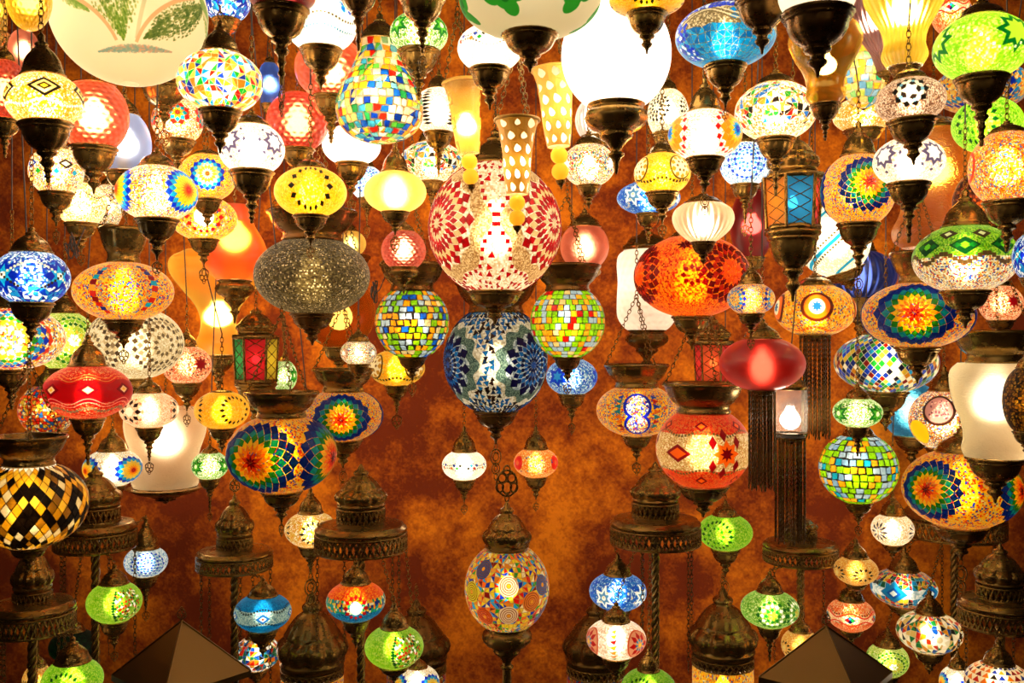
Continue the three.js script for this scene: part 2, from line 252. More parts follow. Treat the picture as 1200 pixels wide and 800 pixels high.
  blue_eight: [1024, (p) => { p.beads(BYB, .026); for (const x0 of [0.02, PI, -PI]) { p.disc(x0, .3, .36, '#1c34b0').disc(x0, -.26, .36, '#1c34b0'); const c = p.c; for (const y of [.3, -.26]) { c.save(); c.beginPath(); c.arc(x0, y, .29, 0, TAU); c.clip(); for (let i = 0; i < 420; i++) { c.fillStyle = pick(BW); c.fillRect(x0 + rr(-.3, .3), y + rr(-.3, .3), .035, .035); } c.restore(); } for (const s of [-1, 1]) for (let j = -4; j <= 4; j++) p.poly([[x0 + s * .42, j * .13 - .06], [x0 + s * .6, j * .13], [x0 + s * .42, j * .13 + .07]], pick(['#c8331f', '#f08a2c', '#1f8a98', '#8c1414', '#2a58b8'])); } p.ring(1.35, 0, .5, .03, '#cfc0a0').ring(-1.3, 0, .5, .03, '#cfc0a0').star(1.5, 0, .25, 5, '#1c34b0', .5); }],
  red_lozenge: [1024, (p) => { p.beads(['#d8401c', '#e8602c', '#c02c14', '#f08a50', '#e8a060'], .026); p.beads(['#f3dca8', '#e6c88c', '#fbeecb', '#d8b878'], .026, -.36, .42); for (const s of [-1, 1]) p.dotWave(s < 0 ? -.38 : .44, .06, 6, 80, .05, '#8a7448'); for (let k = 0; k < 6; k++) { const x = -PI + TAU * k / 6 + .5; if (k % 2) { p.star(x, .02, .3, 8, '#f07a24', .62).star(x, .02, .16, 8, '#7a0a10', .5); for (const [dx, dy] of [[-.05, .42], [-.05, -.4], [-.3, .26], [.26, .26], [-.3, -.24], [.26, -.24]]) p.diamond(x + dx, dy, .085, .15, '#8a0f14'); } else { p.diamond(x, .02, .3, .19, '#8a0f14').diamond(x, .02, .2, .12, '#f07a24'); } p.diamond(x + .5, .62, .17, .13, '#7a0a10').diamond(x + .5, .62, .1, .07, '#f07a24').diamond(x + .5, -.62, .17, .13, '#7a0a10').diamond(x + .5, -.62, .1, .07, '#f07a24'); } }],
  bead_circles: [512, (p) => { p.beads(BY, .03); for (const x of [-1.25, .05, 1.6, 3]) p.disc(x, .12, .34, '#f08a2c').ring(x, .12, .36, .08, '#6a2c10').disc(x, .12, .2, '#fff4d8').star(x, .12, .16, 8, '#3a80b0', .5); p.dotWave(-.55, .08, 5, 50, .09, '#e06a20'); }],
  green_zigzag: [1024, (p) => { p.beads(['#f0e8c8', '#fffaf0', '#f5c45c', '#d9502b', '#3f6fc0', '#e8e0c0', '#fff0c8'], .03); p.beads(['#a4d838', '#7ab828', '#c8ec60', '#5a9a20'], .03, -.02, .9); for (let k = 0; k < 8; k++) { const x = -PI + TAU * k / 8; p.diamond(x, .2, .3, .2, '#0c4a1c').diamond(x, .2, .12, .08, '#8cd838').diamond(x + .39, .5, .24, .15, '#4a3a20').diamond(x + .39, .5, .1, .07, '#e8f0c0').diamond(x - .15, .2, .09, .06, '#1c7a2c').diamond(x + .15, .2, .09, .06, '#1c7a2c'); } p.dotWave(-.06, .09, 8, 72, .085, '#6a5434', PI); }],
  diamond_radial: [1024, (p) => p.fill('#e8dcc0').harlequin(['#1850c0', '#2058c8', '#2f8a3c', '#fff6dc', '#27418f', '#fff6dc', '#e0a030', '#29a7d6', '#1c1c30', '#3aa048', '#f0d060', '#8a2018'], 44, 1.15, .1)],
  brown_star: [512, (p) => { p.beads(['#d8b89c', '#b08a70', '#f0e0d0', '#8a6450', '#e8d4c4'], .035); for (const x of [-1.8, 0, 1.9]) { p.disc(x, .05, .4, '#f8ecdc'); p.ringDiamonds(x, .05, .44, 10, .2, '#14100c', .8).ringDiamonds(x, .05, .25, 5, .2, '#30241c', .8).ringDiamonds(x, .05, .34, 5, .12, '#9ad0e8', .4); } }],
  bead_orange: [512, (p) => { p.beads(['#f5a623', '#f08a2c', '#ffd75e', '#fff2c0', '#4a80c8', '#e0562a', '#ffc04a'], .035); for (const x of [-1.35, 1.9]) p.ring(x, 0, .4, .09, '#d8401c'); }],
  blue_disc: [1024, (p) => { p.beads(['#b8a888', '#988868', '#d8ccb0', '#857658'], .028, .0, 1); p.fill('#b8a888').beads(['#b8a888', '#988868', '#d8ccb0', '#857658'], .028); p.tri(['#1690d0', '#20a8e4', '#1478b8', '#38b8ec'], .15, .1, -1, -.22); for (let k = 0; k < 4; k++) { const x = -PI + TAU * k / 4 + .35; for (const [dx, dy] of [[0, .2], [-.17, .12], [.17, .12], [-.17, .28], [.17, .28], [0, .36], [0, .04]]) p.diamond(x + dx, dy, .1, .07, dx || dy !== .2 ? '#1690d0' : '#5a3018'); } for (let k = 0; k < 4; k++) p.wave(.16 + k * .05, .14, 4, .025, k % 2 ? '#e8dcc0' : '#8a7a58', 4 * -.35 + PI); p.c.save(); p.tri(['#1a48d8', '#2a68e8', '#e0f0ff', '#1438b0'], .13, .12, .62, 1); for (let i = 0; i < 120; i++) p.diamond(-1.15 + rr(-.28, .28), rr(-.7, .7), .06, .05, pick(['#1a48d8', '#2a68e8', '#e8f4ff', '#1438b0'])); p.c.restore(); }],
  red_flower: [512, (p) => { p.beads(['#fff6e8', '#ffffff', '#ffe0c0', '#c8d8f0', '#f8c8a0'], .03); for (const x of [-1.25, 1.05, 3.1]) p.flower(x, 0, .62, ['#1c3ca8', '#29a0d0', '#f8b82a', '#f59020', '#f7a030'], 12, null).ringDiamonds(x, 0, .7, 16, .16, '#c01c18', .7); }],
  blue_bloom: [512, (p) => { p.beads(['#e8f4ff', '#c8e4fa', '#78b8f0', '#ffffff'], .04); for (const x of [-2, .1, 2.2]) for (const [r, c, n] of [[.8, '#1f58d8', 20], [.64, '#8cc8f4', 18], [.5, '#1c48c8', 14], [.36, '#58a8f0', 12], [.22, '#1f58d8', 8], [.1, '#c8e8ff', 5]]) p.ringDiamonds(x, .02, r, n, .15, c, .8); }],
  blue_speck: [512, (p) => { p.beads(['#3a88e8', '#8cc4f4', '#e8f6ff', '#1f58c8', '#c8e4fa'], .05); for (const x of [-.6, 1.4, -2.6]) p.star(x, 0, .5, 6, '#1a50d0', .5).star(x, 0, .24, 6, '#58b8f4', .5); }],
  blue_star_small: [512, (p) => { p.beads(['#2a70e0', '#1f58c8', '#4a98ec', '#d8ecff', '#6ab0f0'], .045); for (const x of [-.5, 1.0, 2.6, -2.2]) p.star(x, 0, .46, 6, '#ffffff', .45).star(x, 0, .26, 6, '#8cc8f8', .5).disc(x, 0, .08, '#ffffff'); p.dotWave(0, .42, 3, 50, .07, '#fff0d0'); }],
  gold_rosette: [512, (p) => { p.beads(GOLD, .04); for (const x of [-1.0, .75, 2.6]) p.disc(x, .1, .42, '#fff4d0').ringDiamonds(x, .1, .36, 9, .2, '#e0b040', .8).ringDiamonds(x, .1, .18, 6, .12, '#8a6018', .6).ring(x, .1, .46, .05, '#5a4a20'); p.dotWave(-.4, .06, 5, 40, .1, '#4a3a10'); }],
  silver_black: [512, (p) => { p.beads(['#f0e8d8', '#fffaf0', '#d8ccb4', '#c0b498'], .04); for (const x of [-.6, 1.3, -2.5]) for (const [r, c, n] of [[.62, '#1c1812', 16], [.44, '#5c5444', 12], [.26, '#1c1812', 9]]) p.ringDiamonds(x, 0, r, n, .2, c, .7); }],
  stripe_black: [512, (p) => { p.beads(['#fff6e8', '#f8e8d0', '#ffe0c8', '#ffffff'], .04); for (const x of [-.55, .6, 1.9, -2.2]) for (let j = -5; j <= 5; j++) p.diamond(x, j * .14, .24, .055, '#1c1410'); }],
  white_blue_band: [512, (p) => { p.fill('#fff8ec').beads(['#fffaf0', '#fff4e0', '#ffffff', '#e8f0f4'], .05); for (const x of [-1.6, .9, 2.6]) for (let i = 0; i < 26; i++) p.diamond(x + rr(-.4, .4), rr(.1, .8), .09, .08, pick(['#2a80d8', '#38b0e0', '#8cc8f0', '#1f58b8'])); p.dotWave(-.1, .08, 4, 60, .06, '#6a5a40').dotWave(-.4, .06, 4, 60, .06, '#5aa0c0'); }],
  white_stripe_cyan: [512, (p) => { p.fill('#f6f0dc').beads(['#f8f2e0', '#efe6cc', '#ffffff'], .04); for (const s of [-1, 1]) for (const k of [0, 1]) { p.c.save(); p.c.rotate(.42); p.c.fillStyle = '#38b0d8'; p.c.fillRect(-4, -.1 + k * .8 * s, 8, .1); p.c.restore(); } p.c.save(); p.c.rotate(.42); for (let i = -40; i < 40; i++) { p.c.fillStyle = '#6a5838'; p.c.fillRect(i * .1, .06, .06, .06); p.c.fillRect(i * .1, -.2, .06, .06); } p.c.restore(); }],
  bead_blue_gold: [512, (p) => { p.beads(['#ffd75e', '#f3b02b', '#fff2c0', '#f08a2c', '#3a70c0'], .035); for (const x of [-.8, 1.2, 2.9]) for (const [r, c, n] of [[.55, '#1c3cb0', 14], [.38, '#38a0d8', 12], [.2, '#ffe08a', 8]]) p.ringDiamonds(x, -.05, r, n, .17, c, .85); }],
  bead_white_multi: [512, (p) => { p.beads(['#fff6e8', '#ffffff', '#ffe0a0', '#f59a3c'], .04).tri(['#1c1410', '#fff6e8', '#d7301f', '#2a80d0', '#f59a3c', '#3fae49', '#ffffff', '#f5c45c'], .16, .15, -.3, .8, .6); }],
  cyan_band: [512, (p) => { p.fill('#1c88c0').beads(['#1c88c0', '#2aa0d4', '#1470a8'], .04); p.beads(['#a8c0c0', '#c8d8d0', '#88a8b0'], .03, -.22, .26); p.dotWave(.26, .09, 5, 60, .06, '#2a2018').dotWave(-.22, .09, 5, 60, .06, '#2a2018'); for (let k = 0; k < 5; k++) { const x = -PI + TAU * (k + .5) / 5; p.diamond(x, .02, .24, .17, '#1c6ab0').diamond(x, .02, .13, .09, '#e8f0e0').diamond(x, .02, .06, .04, '#9a2418'); } }],
  tri_dark: [512, (p) => { p.fill('#f8f0d8').tri(['#1c6a50', '#f0c030', '#ffffff', '#c83018', '#1c58b0', '#141414', '#e8801c', '#2fa0c8', '#ffffff'], .19, .06); }],
  gold_black: [512, (p) => { p.beads(['#ffd75e', '#f3c04b', '#fff2c0', '#f0a82c', '#ffe58f', '#ffffff'], .035); for (const x of [-1.45, .1, 1.5, 3]) for (let j = 0; j < 12; j++) { const a = TAU * j / 12; p.kite(x, 0, a, .3, .56, .12, '#14100a', 0); } }],
  orange_blue: [512, (p) => { p.beads(['#e8501c', '#f5841c', '#f8b030', '#d0380f'], .032, .15, 1).beads(['#1c60a0', '#2a98c8', '#185080', '#58b8d8'], .032, -1, -.1).beads(['#f8d860', '#2aa0a8', '#f5a02c', '#38a878', '#27418f', '#e8e0c0'], .075, -.15, .2); for (const x of [0, 2.1, -2.1]) p.ringDiamonds(x, .02, .34, 12, .2, '#a81418', .8).disc(x, .02, .2, '#fff4d8'); }],
  flower_side: [512, (p) => { p.beads(['#fff6e0', '#ffffff', '#c8e0f0', '#ffd890'], .035); for (const x of [-1.1, .75, 2.6]) p.flower(x, 0, .7, ['#b01815', '#f59a1c', '#ffd23a', '#f6e080', '#29a7d6', '#1743c0'], 14, null); }],
  centre_mosaic: [1024, (p) => { p.fill('#c8a878').tri(['#f2a33c', '#d7301f', '#f6dc60', '#2fb0e4', '#fff0c0', '#f07a1c', '#4fb049', '#2748b0', '#fbe03a', '#8a1c14', '#ffc04a', '#ffe040'], .115, .14); for (const [x, y, c] of [[.05, .28, '#f0d8b8'], [.05, -.42, '#f0d8b8'], [-.95, .05, '#e0d840'], [1.0, .2, '#5a80b0'], [.62, -.12, '#f0a050'], [-.7, .62, '#4a6a98'], [-.6, -.5, '#d86a30'], [2.2, 0, '#f0d8b8'], [-2.2, .2, '#e0d840'], [1.25, -.55, '#4a6a98']]) { p.disc(x, y, .24, c); for (let r = .2; r > .03; r -= .05) p.ring(x, y, r, .018, '#9a5a30'); p.disc(x, y, .05, '#f0b040'); } }],
  red_cross: [512, (p) => { p.fill('#fff6e8').beads(['#fff6e8', '#ffe0c8', '#ffffff'], .05); for (const x of [-1.15, .9, 2.8]) { p.disc(x, 0, .5, '#f8c0a0').ring(x, 0, .5, .05, '#e87a50').ringDiamonds(x, 0, .3, 8, .3, '#b8181c', .8).ringDiamonds(x, 0, .16, 8, .12, '#2a9ac8', .7).disc(x, 0, .06, '#ffe040'); } for (const x of [-.1, 1.9, -2.2]) for (let j = -3; j <= 3; j++) p.poly([[x - .12, j * .18], [x + .12, j * .18 + .07], [x + .05, j * .18 - .09]], pick(['#1c3ca8', '#2a9a50', '#f0a030', '#8c1414'])); }],
  orange_wave: [512, (p) => { p.beads(['#fff0d8', '#ffe0b0', '#f8c8a0'], .04, -.1, .3).beads(['#f08a40', '#e05a28', '#ffb878', '#f0e0c0'], .035, .18, 1).beads(['#f08a40', '#e86a38', '#ffd8b0'], .035, -1, -.16).wave(.2, .09, 5, .05, '#d83a1c').wave(-.12, -.09, 5, .05, '#d83a1c').dotWave(.3, .09, 5, 50, .06, '#6a5030'); for (let k = 0; k < 5; k++) { const x = -PI + TAU * k / 5 + .6; p.diamond(x, .04, .24, .14, '#1c1c48').diamond(x + .1, .04, .08, .07, '#2a9a50').diamond(x - .1, .04, .08, .07, '#c81c1c').diamond(x, .1, .07, .05, '#38b0e0'); } }],
  cyan_diamond: [512, (p) => { p.fill('#e8f4f8').beads(['#e8f4f8', '#c8e4f0', '#ffffff'], .05); p.tri(['#f0a030', '#1c1410', '#d7301f', '#2fa0d4', '#f6d62a', '#1c6a50'], .15, .1, .4, 1).tri(['#f0a030', '#1c1410', '#d7301f', '#2fa0d4', '#f6d62a'], .15, .1, -1, -.42); for (let k = 0; k < 5; k++) { const x = -PI + TAU * (k + .5) / 5 - .3; p.diamond(x, 0, .42, .34, '#2a9ad0').diamond(x, 0, .22, .18, '#1c6ab8').diamond(x, 0, .12, .1, '#e8f4f8'); } }],
  white_multi: [512, (p) => { p.fill('#e8e0c8').tri(['#fff6dc', '#f0e8d0', '#1c58a0', '#2f8a4c', '#e0a030', '#c83a1c', '#141414', '#fff6dc', '#f6d890', '#fff0e0'], .17, .08); for (const x of [.3, 2.4, -1.8]) p.star(x, .03, .3, 8, '#fffaf0', .55).disc(x, .03, .1, '#f8e8c0'); }],
  white_spider: [512, (p) => { p.beads(['#fff0d8', '#ffe8c0', '#f8d8a8', '#ffffff'], .04); for (const x of [-.7, 1.3, 3]) p.ringDiamonds(x, 0, .36, 10, .34, '#3a3848', .5).ringDiamonds(x, 0, .2, 8, .14, '#8c90b8', .5); }],
  gold_bloom: [512, (p) => { p.beads(['#f5c45c', '#e8a838', '#ffe39a', '#d08a24', '#fff0c0'], .035); for (const x of [-1, .35, 2.4]) p.ringDiamonds(x, 0, .4, 10, .26, '#1c140a', .6).star(x, 0, .2, 6, '#f0e0a0', .5); }],
  violet_circle: [512, (p) => { p.beads(['#fff2c0', '#f5c45c', '#d9502b', '#3f6fc0', '#ffffff', '#e8b04a'], .03); p.disc(-.15, .35, .42, '#c89890').ring(-.15, .35, .46, .08, '#4a2c20'); for (let i = 0; i < 60; i++) p.disc(-.15 + rr(-.3, .3), .35 + rr(-.3, .3), .025, pick(['#7a4858', '#e8c8b8'])); p.disc(-.85, -.42, .4, '#f6d62a'); p.disc(2, 0, .4, '#f6d62a'); }],
  brown_gold: [512, (p) => { p.fill('#1c1006').tri(['#8a5a1c', '#b07a28', '#5a3810', '#d0a040', '#2a1808'], .14, .14); }],
  amber_crackle: [512, (p) => { p.fill('#2a0c04').tri(['#5a2008', '#7a3410', '#a85418', '#3c1406', '#d89048'], .12, .1); }],
  green_dark: [512, (p) => { p.fill('#0c2010').tri(['#143c1c', '#1c5028', '#0c2c14', '#2a6a38'], .16, .12); }],
  tri_bottom: [512, (p) => { p.fill('#fff0d0'); for (let j = -5; j < 5; j++) for (let i = 0; i < 22; i++) { const x = -PI + TAU * i / 22, y = j * .2; p.poly([[x, y], [x + .26, y], [x + .13, y + .18]], pick(['#c8331f', '#27418f', '#f08a2c', '#1c1410', '#8c1414'])); } }],
  leaf_paint: [1024, (p) => { p.fill('#efe0bc'); const c = p.c; const leaf = (x, y, a, l, w, f) => { c.save(); c.translate(x, y); c.rotate(a); for (let i = 0; i < 620; i++) { const t = rnd(), s = Math.sin(t * PI) * w; c.globalAlpha = .55; c.fillStyle = pick(f); const q = rr(-1, 1); c.fillRect(t * l, q * s, .03, .02); c.fillRect(t * l, q * s * .6, .05, .02); } c.restore(); c.globalAlpha = 1; }; for (const k of [0, 1, 2]) { const o = k * 2.1; leaf(-.08 + o, -.55, 1.75, 1.2, .3, ['#6a8a28', '#4a7018', '#8aa040', '#587a20']); leaf(.2 + o, -.5, .62, 1.15, .24, ['#4a6420', '#6a7a30', '#385818']); leaf(-.5 + o, -.2, 2.4, .8, .14, ['#8aa850', '#6a8c38']); c.lineWidth = .05; for (const [a, b, e, f] of [[.1, -.5, .45, .5], [.1, -.55, .9, .2], [-.2, -.55, -1.0, .1]]) { c.strokeStyle = pick(['#d8a878', '#9ab8a8', '#c8c098']); c.beginPath(); c.moveTo(a + o, b); c.quadraticCurveTo(a + o + (e - a) * .2, f - .2, e + o, f); c.stroke(); } leaf(-.6 + o, -.72, .1, 1.3, .06, ['#88a088', '#d09878', '#7a9a90']); } }],
  vine_paint: [1024, (p) => { p.fill('#efe4c4'); for (const k of [0, 1, 2, 3, 4]) { const o = -2.6 + k * 1.1; for (const [x, y, r] of [[0, 0, .2], [.2, .08, .16], [-.2, .08, .17], [.05, -.18, .15]]) p.disc(x + o, y - .3 + (k % 2) * .12, r, '#2c9a2a'); for (const [x, y] of [[0, 0], [.15, .05]]) p.disc(x + o, y - .3 + (k % 2) * .12, .07, '#187020'); p.wave(.2, .08, 4, .02, '#4a7a2c'); } }],
};
const scalloped = (p, x, r, n, amp, pal, size) => { const c = p.c; c.save(); c.beginPath(); for (let i = 0; i <= 160; i++) { const t = TAU * i / 160, q = r * (1 + amp * Math.cos(n * t)); c[i ? 'lineTo' : 'moveTo'](x + q * Math.cos(t), q * Math.sin(t)); } c.clip(); for (let y = -1.2; y < 1.2; y += size) for (let u = -1.2; u < 1.2; u += size) { c.fillStyle = pick(pal); c.fillRect(x + u, y, size * 1.1, size * 1.1); } c.restore(); };
PATTERNS.bead_cream = [1024, (p) => { p.beads(['#f6ecd6', '#efe0c2', '#fffaf0', '#e6d2ae', '#f8f0de'], .03); for (const x of [-1.02, 1.06, 3.14, -3.14]) { scalloped(p, x, .93, 8, .06, ['#d0b080', '#e6cc9c', '#b89462', '#f0dcb4'], .02); scalloped(p, x, .7, 12, .04, ['#f2ead8', '#e4d8bc', '#fbf6ea', '#cfc2a4'], .03); } }];
PATTERNS.bead_ice = [1024, (p) => { p.beads(['#e8e0cc', '#f6f0e0', '#d8ccb0', '#fffaf0'], .03); for (const x of [-1.12, .78, 2.9, -3.38]) { scalloped(p, x, .76, 11, .08, ['#7c948c', '#5c7670', '#93a89c', '#4c645e'], .02); scalloped(p, x, .58, 11, .06, ['#c8d4dc', '#98a8b8', '#e4ecf0'], .03); } }];
// ---------------------------------------------------------------- the shell of the shop
{
  const uvMetres = (g, s) => { const p = g.attributes.position, n = g.attributes.normal, u = g.attributes.uv; for (let i = 0; i < p.count; i++) { const ax = Math.abs(n.getX(i)), ay = Math.abs(n.getY(i)); u.setXY(i, (ax > .5 ? p.getZ(i) : p.getX(i)) / s, (ay > .5 ? p.getZ(i) : p.getY(i)) / s); } return g; };
  const slab = (w, h, d, x, y, z, s) => { const g = new THREE.BoxGeometry(w, h, d); g.translate(x, y, z); return uvMetres(g, s); };
  const plaster = new THREE.MeshPhysicalMaterial({ name: 'rust stucco', map: plasterTex, bumpMap: plasterBump, bumpScale: 0.004, roughness: 0.9, specularIntensity: .4 });
  const wood = dataTexture(512, (i) => mixc([34, 18, 9], [62, 36, 19], 0.5 + hammer[i] * 0.5 + 0.25 * Math.sin((i % 512) * 0.4 + hammer[i] * 9)));
  const W = 5.4, back = WALL_Z, front = 1.3, mid = (back + front) / 2, dep = front - back;
  structure('wall_back', slab(W + .2, CEIL, .1, 0, CEIL / 2, back - .05, 2.1), plaster);
  const boards = new THREE.MeshStandardMaterial({ name: 'dark boards', map: wood, roughness: .55 });
  structure('wall_left', slab(.1, CEIL, dep, -W / 2 - .05, CEIL / 2, mid, 2.1), boards);
  structure('wall_right', slab(.1, CEIL, dep, W / 2 + .05, CEIL / 2, mid, 2.1), boards);
  structure('wall_front', slab(W + .2, CEIL, .1, 0, CEIL / 2, front + .05, 2.1), boards);
  structure('floor', slab(W + .2, .1, dep + .2, 0, -.05, mid, 1.5), boards);
  structure('ceiling', slab(W + .2, .1, dep + .2, 0, CEIL + .05, mid, 1.5), new THREE.MeshStandardMaterial({ name: 'brown ceiling paint', color: col(.06, .032, .016), roughness: .8 }));
}

// ---------------------------------------------------------------- turned brass shapes, radius 1, shared and scaled
const gadroon = (n, lo, hi, amp) => (th, i, p) => (p[1] >= lo && p[1] <= hi ? 1 - amp * Math.pow(Math.abs(Math.sin(n * th / 2)), 8) : 1);
const CUP = revolve([[0, -1.98], [.05, -1.94], [.07, -1.8], [.12, -1.68], [.22, -1.6], [.28, -1.53], [.28, -1.46], [.21, -1.41], [.22, -1.3], [.26, -1.24], [.36, -1.2], [.4, -1.14], [.38, -1.08], [.34, -1.04], [.42, -1.0], [.56, -.92], [.7, -.8], [.81, -.64], [.88, -.47], [.91, -.32], [.92, -.28], [.97, -.26], [.97, -.21], [.94, -.18], [1.0, -.16], [1.05, -.1], [1.05, -.04], [1.0, 0], [.9, .02], [.86, -.04]], 48, (th, i, p) => (p[1] > -1.02 && p[1] < -.3 ? 1 - .07 * Math.pow(Math.abs(Math.sin(4 * th)), 12) : p[1] > -.12 && p[1] < -.02 ? 1 + .018 * Math.cos(24 * th) : 1));
const SPINDLE = revolve([[0, -1], [.5, -.97], [.62, -.8], [.5, -.72], [.95, -.66], [1, -.6], [.7, -.54], [.75, -.38], [1.1, -.3], [1.2, -.24], [.9, -.18], [.95, -.06], [1.25, 0], [0, .02]], 16);
const CUP_PEAR = revolve([[0, -2.3], [.06, -2.2], [.1, -1.9], [.16, -1.75], [.26, -1.68], [.26, -1.6], [.16, -1.54], [.2, -1.4], [.36, -1.2], [.5, -1.1], [.55, -1.0], [.5, -.92], [.6, -.86], [.8, -.76], [.97, -.58], [1.02, -.42], [.97, -.26], [.84, -.16], [.8, -.1], [.88, -.06], [.92, 0], [.86, .06], [.76, .06]], 40, (th, i, p) => (p[1] > -.95 && p[1] < -.25 ? 1 - .05 * Math.pow(Math.abs(Math.sin(5 * th)), 8) : 1));
const CAP = revolve([[.86, .02], [.98, 0], [1.05, .04], [1.04, .1], [.97, .13], [.97, .2], [.92, .22], [.93, .32], [.9, .36], [.88, .5], [.82, .68], [.71, .86], [.57, 1.02], [.43, 1.16], [.33, 1.25], [.26, 1.3], [.31, 1.34], [.32, 1.41], [.25, 1.46], [.18, 1.5], [.15, 1.66], [.18, 1.71], [.16, 1.78], [.08, 1.86], [0, 1.94]], 48, (th, i, p) => (p[1] > .4 && p[1] < 1.28 ? 1 - .06 * Math.pow(Math.abs(Math.sin(4 * th)), 12) : p[1] > .02 && p[1] < .12 ? 1 + .018 * Math.cos(24 * th) : 1));
const BOWL = revolve([[.62, -.02], [.68, 0], [.7, .05], [.66, .09], [.66, .16], [.7, .2], [.78, .25], [.88, .36], [.95, .48], [.98, .55], [1.03, .58], [1.04, .63], [1.0, .66], [.96, .63], [.9, .52], [.7, .34], [.4, .26], [0, .24]], 44, (th, i, p) => (p[1] > .22 && p[1] < .56 && i < 11 ? 1 - .05 * Math.pow(Math.abs(Math.sin(6 * th)), 12) : 1));
const DISC = revolve([[0, 0], [.96, 0], [1, .03], [1.02, .1], [.98, .16], [.86, .2], [.8, .3], [.6, .42], [.3, .5], [.22, .62], [0, .66]], 36);
const ONION = revolve([[.88, 0], [.9, .1], [.96, .14], [.97, .2], [.92, .24], [.98, .3], [1.06, .42], [1.08, .56], [1.02, .7], [.9, .8], [.82, .86], [.84, .9], [.8, .95], [.72, 1.08], [.6, 1.24], [.45, 1.38], [.32, 1.46], [.26, 1.5], [.3, 1.55], [.31, 1.63], [.24, 1.7], [.15, 1.74], [.12, 1.84], [.06, 1.95], [0, 2.02]], 80, (th, i, p) => (p[1] > .26 && p[1] < .84 ? 1 - .1 * Math.pow(Math.abs(Math.cos(5 * th)), 9) : p[1] > .94 && p[1] < 1.4 ? 1 - .05 * Math.pow(Math.abs(Math.cos(5 * th)), 9) : 1));
const ICO = new THREE.IcosahedronGeometry(1, 2);
const BULBG = revolve([[0, -1], [.38, -.93], [.72, -.7], [.94, -.34], [1, 0], [.94, .34], [.76, .68], [.55, .98], [.42, 1.25], [.38, 1.5], [0, 1.52]], 16);
// filigree drop: hoops of thin wire
const hoop = (x, y, rx, ry, w = .045) => { const g = new THREE.TorusGeometry(1, w / Math.max(rx, ry), 4, 16); g.scale(rx, ry, Math.max(rx, ry)); g.translate(x, y, 0); return g; };
const FILIGREE = merge([hoop(0, -.18, .09, .16), hoop(0, -.62, .2, .26), hoop(-.3, -.62, .16, .2), hoop(.3, -.62, .16, .2), hoop(-.2, -1.02, .17, .2), hoop(.2, -1.02, .17, .2), hoop(0, -1.35, .14, .2), hoop(0, -.8, .44, .56)]);
const TRELLIS = merge([hoop(0, -.2, .1, .2), hoop(0, -.75, .3, .42), hoop(0, -.75, .16, .24), hoop(0, -1.4, .22, .3), hoop(0, -1.4, .1, .16), hoop(0, -1.85, .1, .18)]);
const LINK = (() => { const g = new THREE.TorusGeometry(.0042, .001, 4, 8); g.scale(1, 1.65, 1); return g; })();
const chains = {};
function chainOf(n) { return chains[n] ??= merge(Array.from({ length: n }, (_, i) => { const g = LINK.clone(); g.rotateY(i % 2 ? PI / 2 : 0); g.translate(0, .006 + i * .0112, 0); return g; })); }
const chainGeo = (len) => chainOf(Math.max(2, Math.round(len / .0112)));
function addChain(parent, from, to, mat = brass, name = 'chain') {
  const v = to.clone().sub(from), len = v.length(), n = Math.max(2, Math.round(len / .0112));
  const m = mesh(name, chainOf(n), mat, parent, from); m.scale.y = len / (n * .0112);
  m.quaternion.setFromUnitVectors(V(0, 1, 0), v.normalize());
  return m;
}
function addCord(parent, from, to, r = .0017) { return mesh('cord', rod(from, to, r, 5), cordMat, parent); }
// a ring of openwork: hoop, hoop, crossing bars
const LATTICE = (n, rr_ = .012) => { const out = []; for (const y of [0, 1]) { const t = new THREE.TorusGeometry(1, .018, 4, 48); t.rotateX(PI / 2); t.translate(0, y * .98, 0); out.push(t); } return out; };
function lattice(R, h, n) {
  const out = [], w = R * PI / n * .55, pts = (a, y) => V(R * Math.sin(a), y, R * Math.cos(a));
  for (const y of [0, h]) { const t = new THREE.TorusGeometry(R, h * .1, 4, 48); t.rotateX(PI / 2); t.translate(0, y, 0); out.push(t); }
  for (let i = 0; i < n; i++) for (const s of [-1, 1]) out.push(rod(pts(TAU * i / n, 0), pts(TAU * (i + s) / n, h), h * .09, 4));
  return merge(out);
}

// ---------------------------------------------------------------- globes
// profile of a globe: half width R, height h between openings of radius a (bottom) and b (top)
function globeProfile(R, h, a, b, n = 30, power = 1) {
  const ta = -Math.acos(Math.min(.98, a / R)), tb = Math.acos(Math.min(.98, b / R)), H = h / (Math.sin(tb) - Math.sin(ta)), y0 = H * (Math.sin(tb) + Math.sin(ta)) / 2, pts = [];
  for (let i = 0; i <= n; i++) { const t = ta + (tb - ta) * i / n; pts.push([R * Math.pow(Math.cos(t), power), H * Math.sin(t) - y0]); }
  return pts;
}
class Surface {                                            // a place on a surface of revolution from (angle, length along the profile from the middle)
  constructor(pts) {
    this.p = pts; this.s = [0];
    for (let i = 1; i < pts.length; i++) this.s.push(this.s[i - 1] + Math.hypot(pts[i][0] - pts[i - 1][0], pts[i][1] - pts[i - 1][1]));
    this.L = this.s[pts.length - 1]; this.R = Math.max(...pts.map((q) => q[0]));
  }
  ry(s) {
    s = Math.min(Math.max(s + this.L / 2, 0), this.L * .99999); let i = 0; while (this.s[i + 1] < s) i++;
    const t = (s - this.s[i]) / (this.s[i + 1] - this.s[i]), A = this.p[i], B = this.p[i + 1], l = Math.hypot(B[0] - A[0], B[1] - A[1]);
    return [A[0] + (B[0] - A[0]) * t, A[1] + (B[1] - A[1]) * t, (B[1] - A[1]) / l, -(B[0] - A[0]) / l];
  }
  at(a, s, lift = 0) { const [r, y, nr, ny] = this.ry(s), q = r + nr * lift; return [q * Math.sin(a), y + ny * lift, q * Math.cos(a)]; }
  size(pts) { return Math.max(...pts.map((q) => Math.abs(q[0]))); }
}
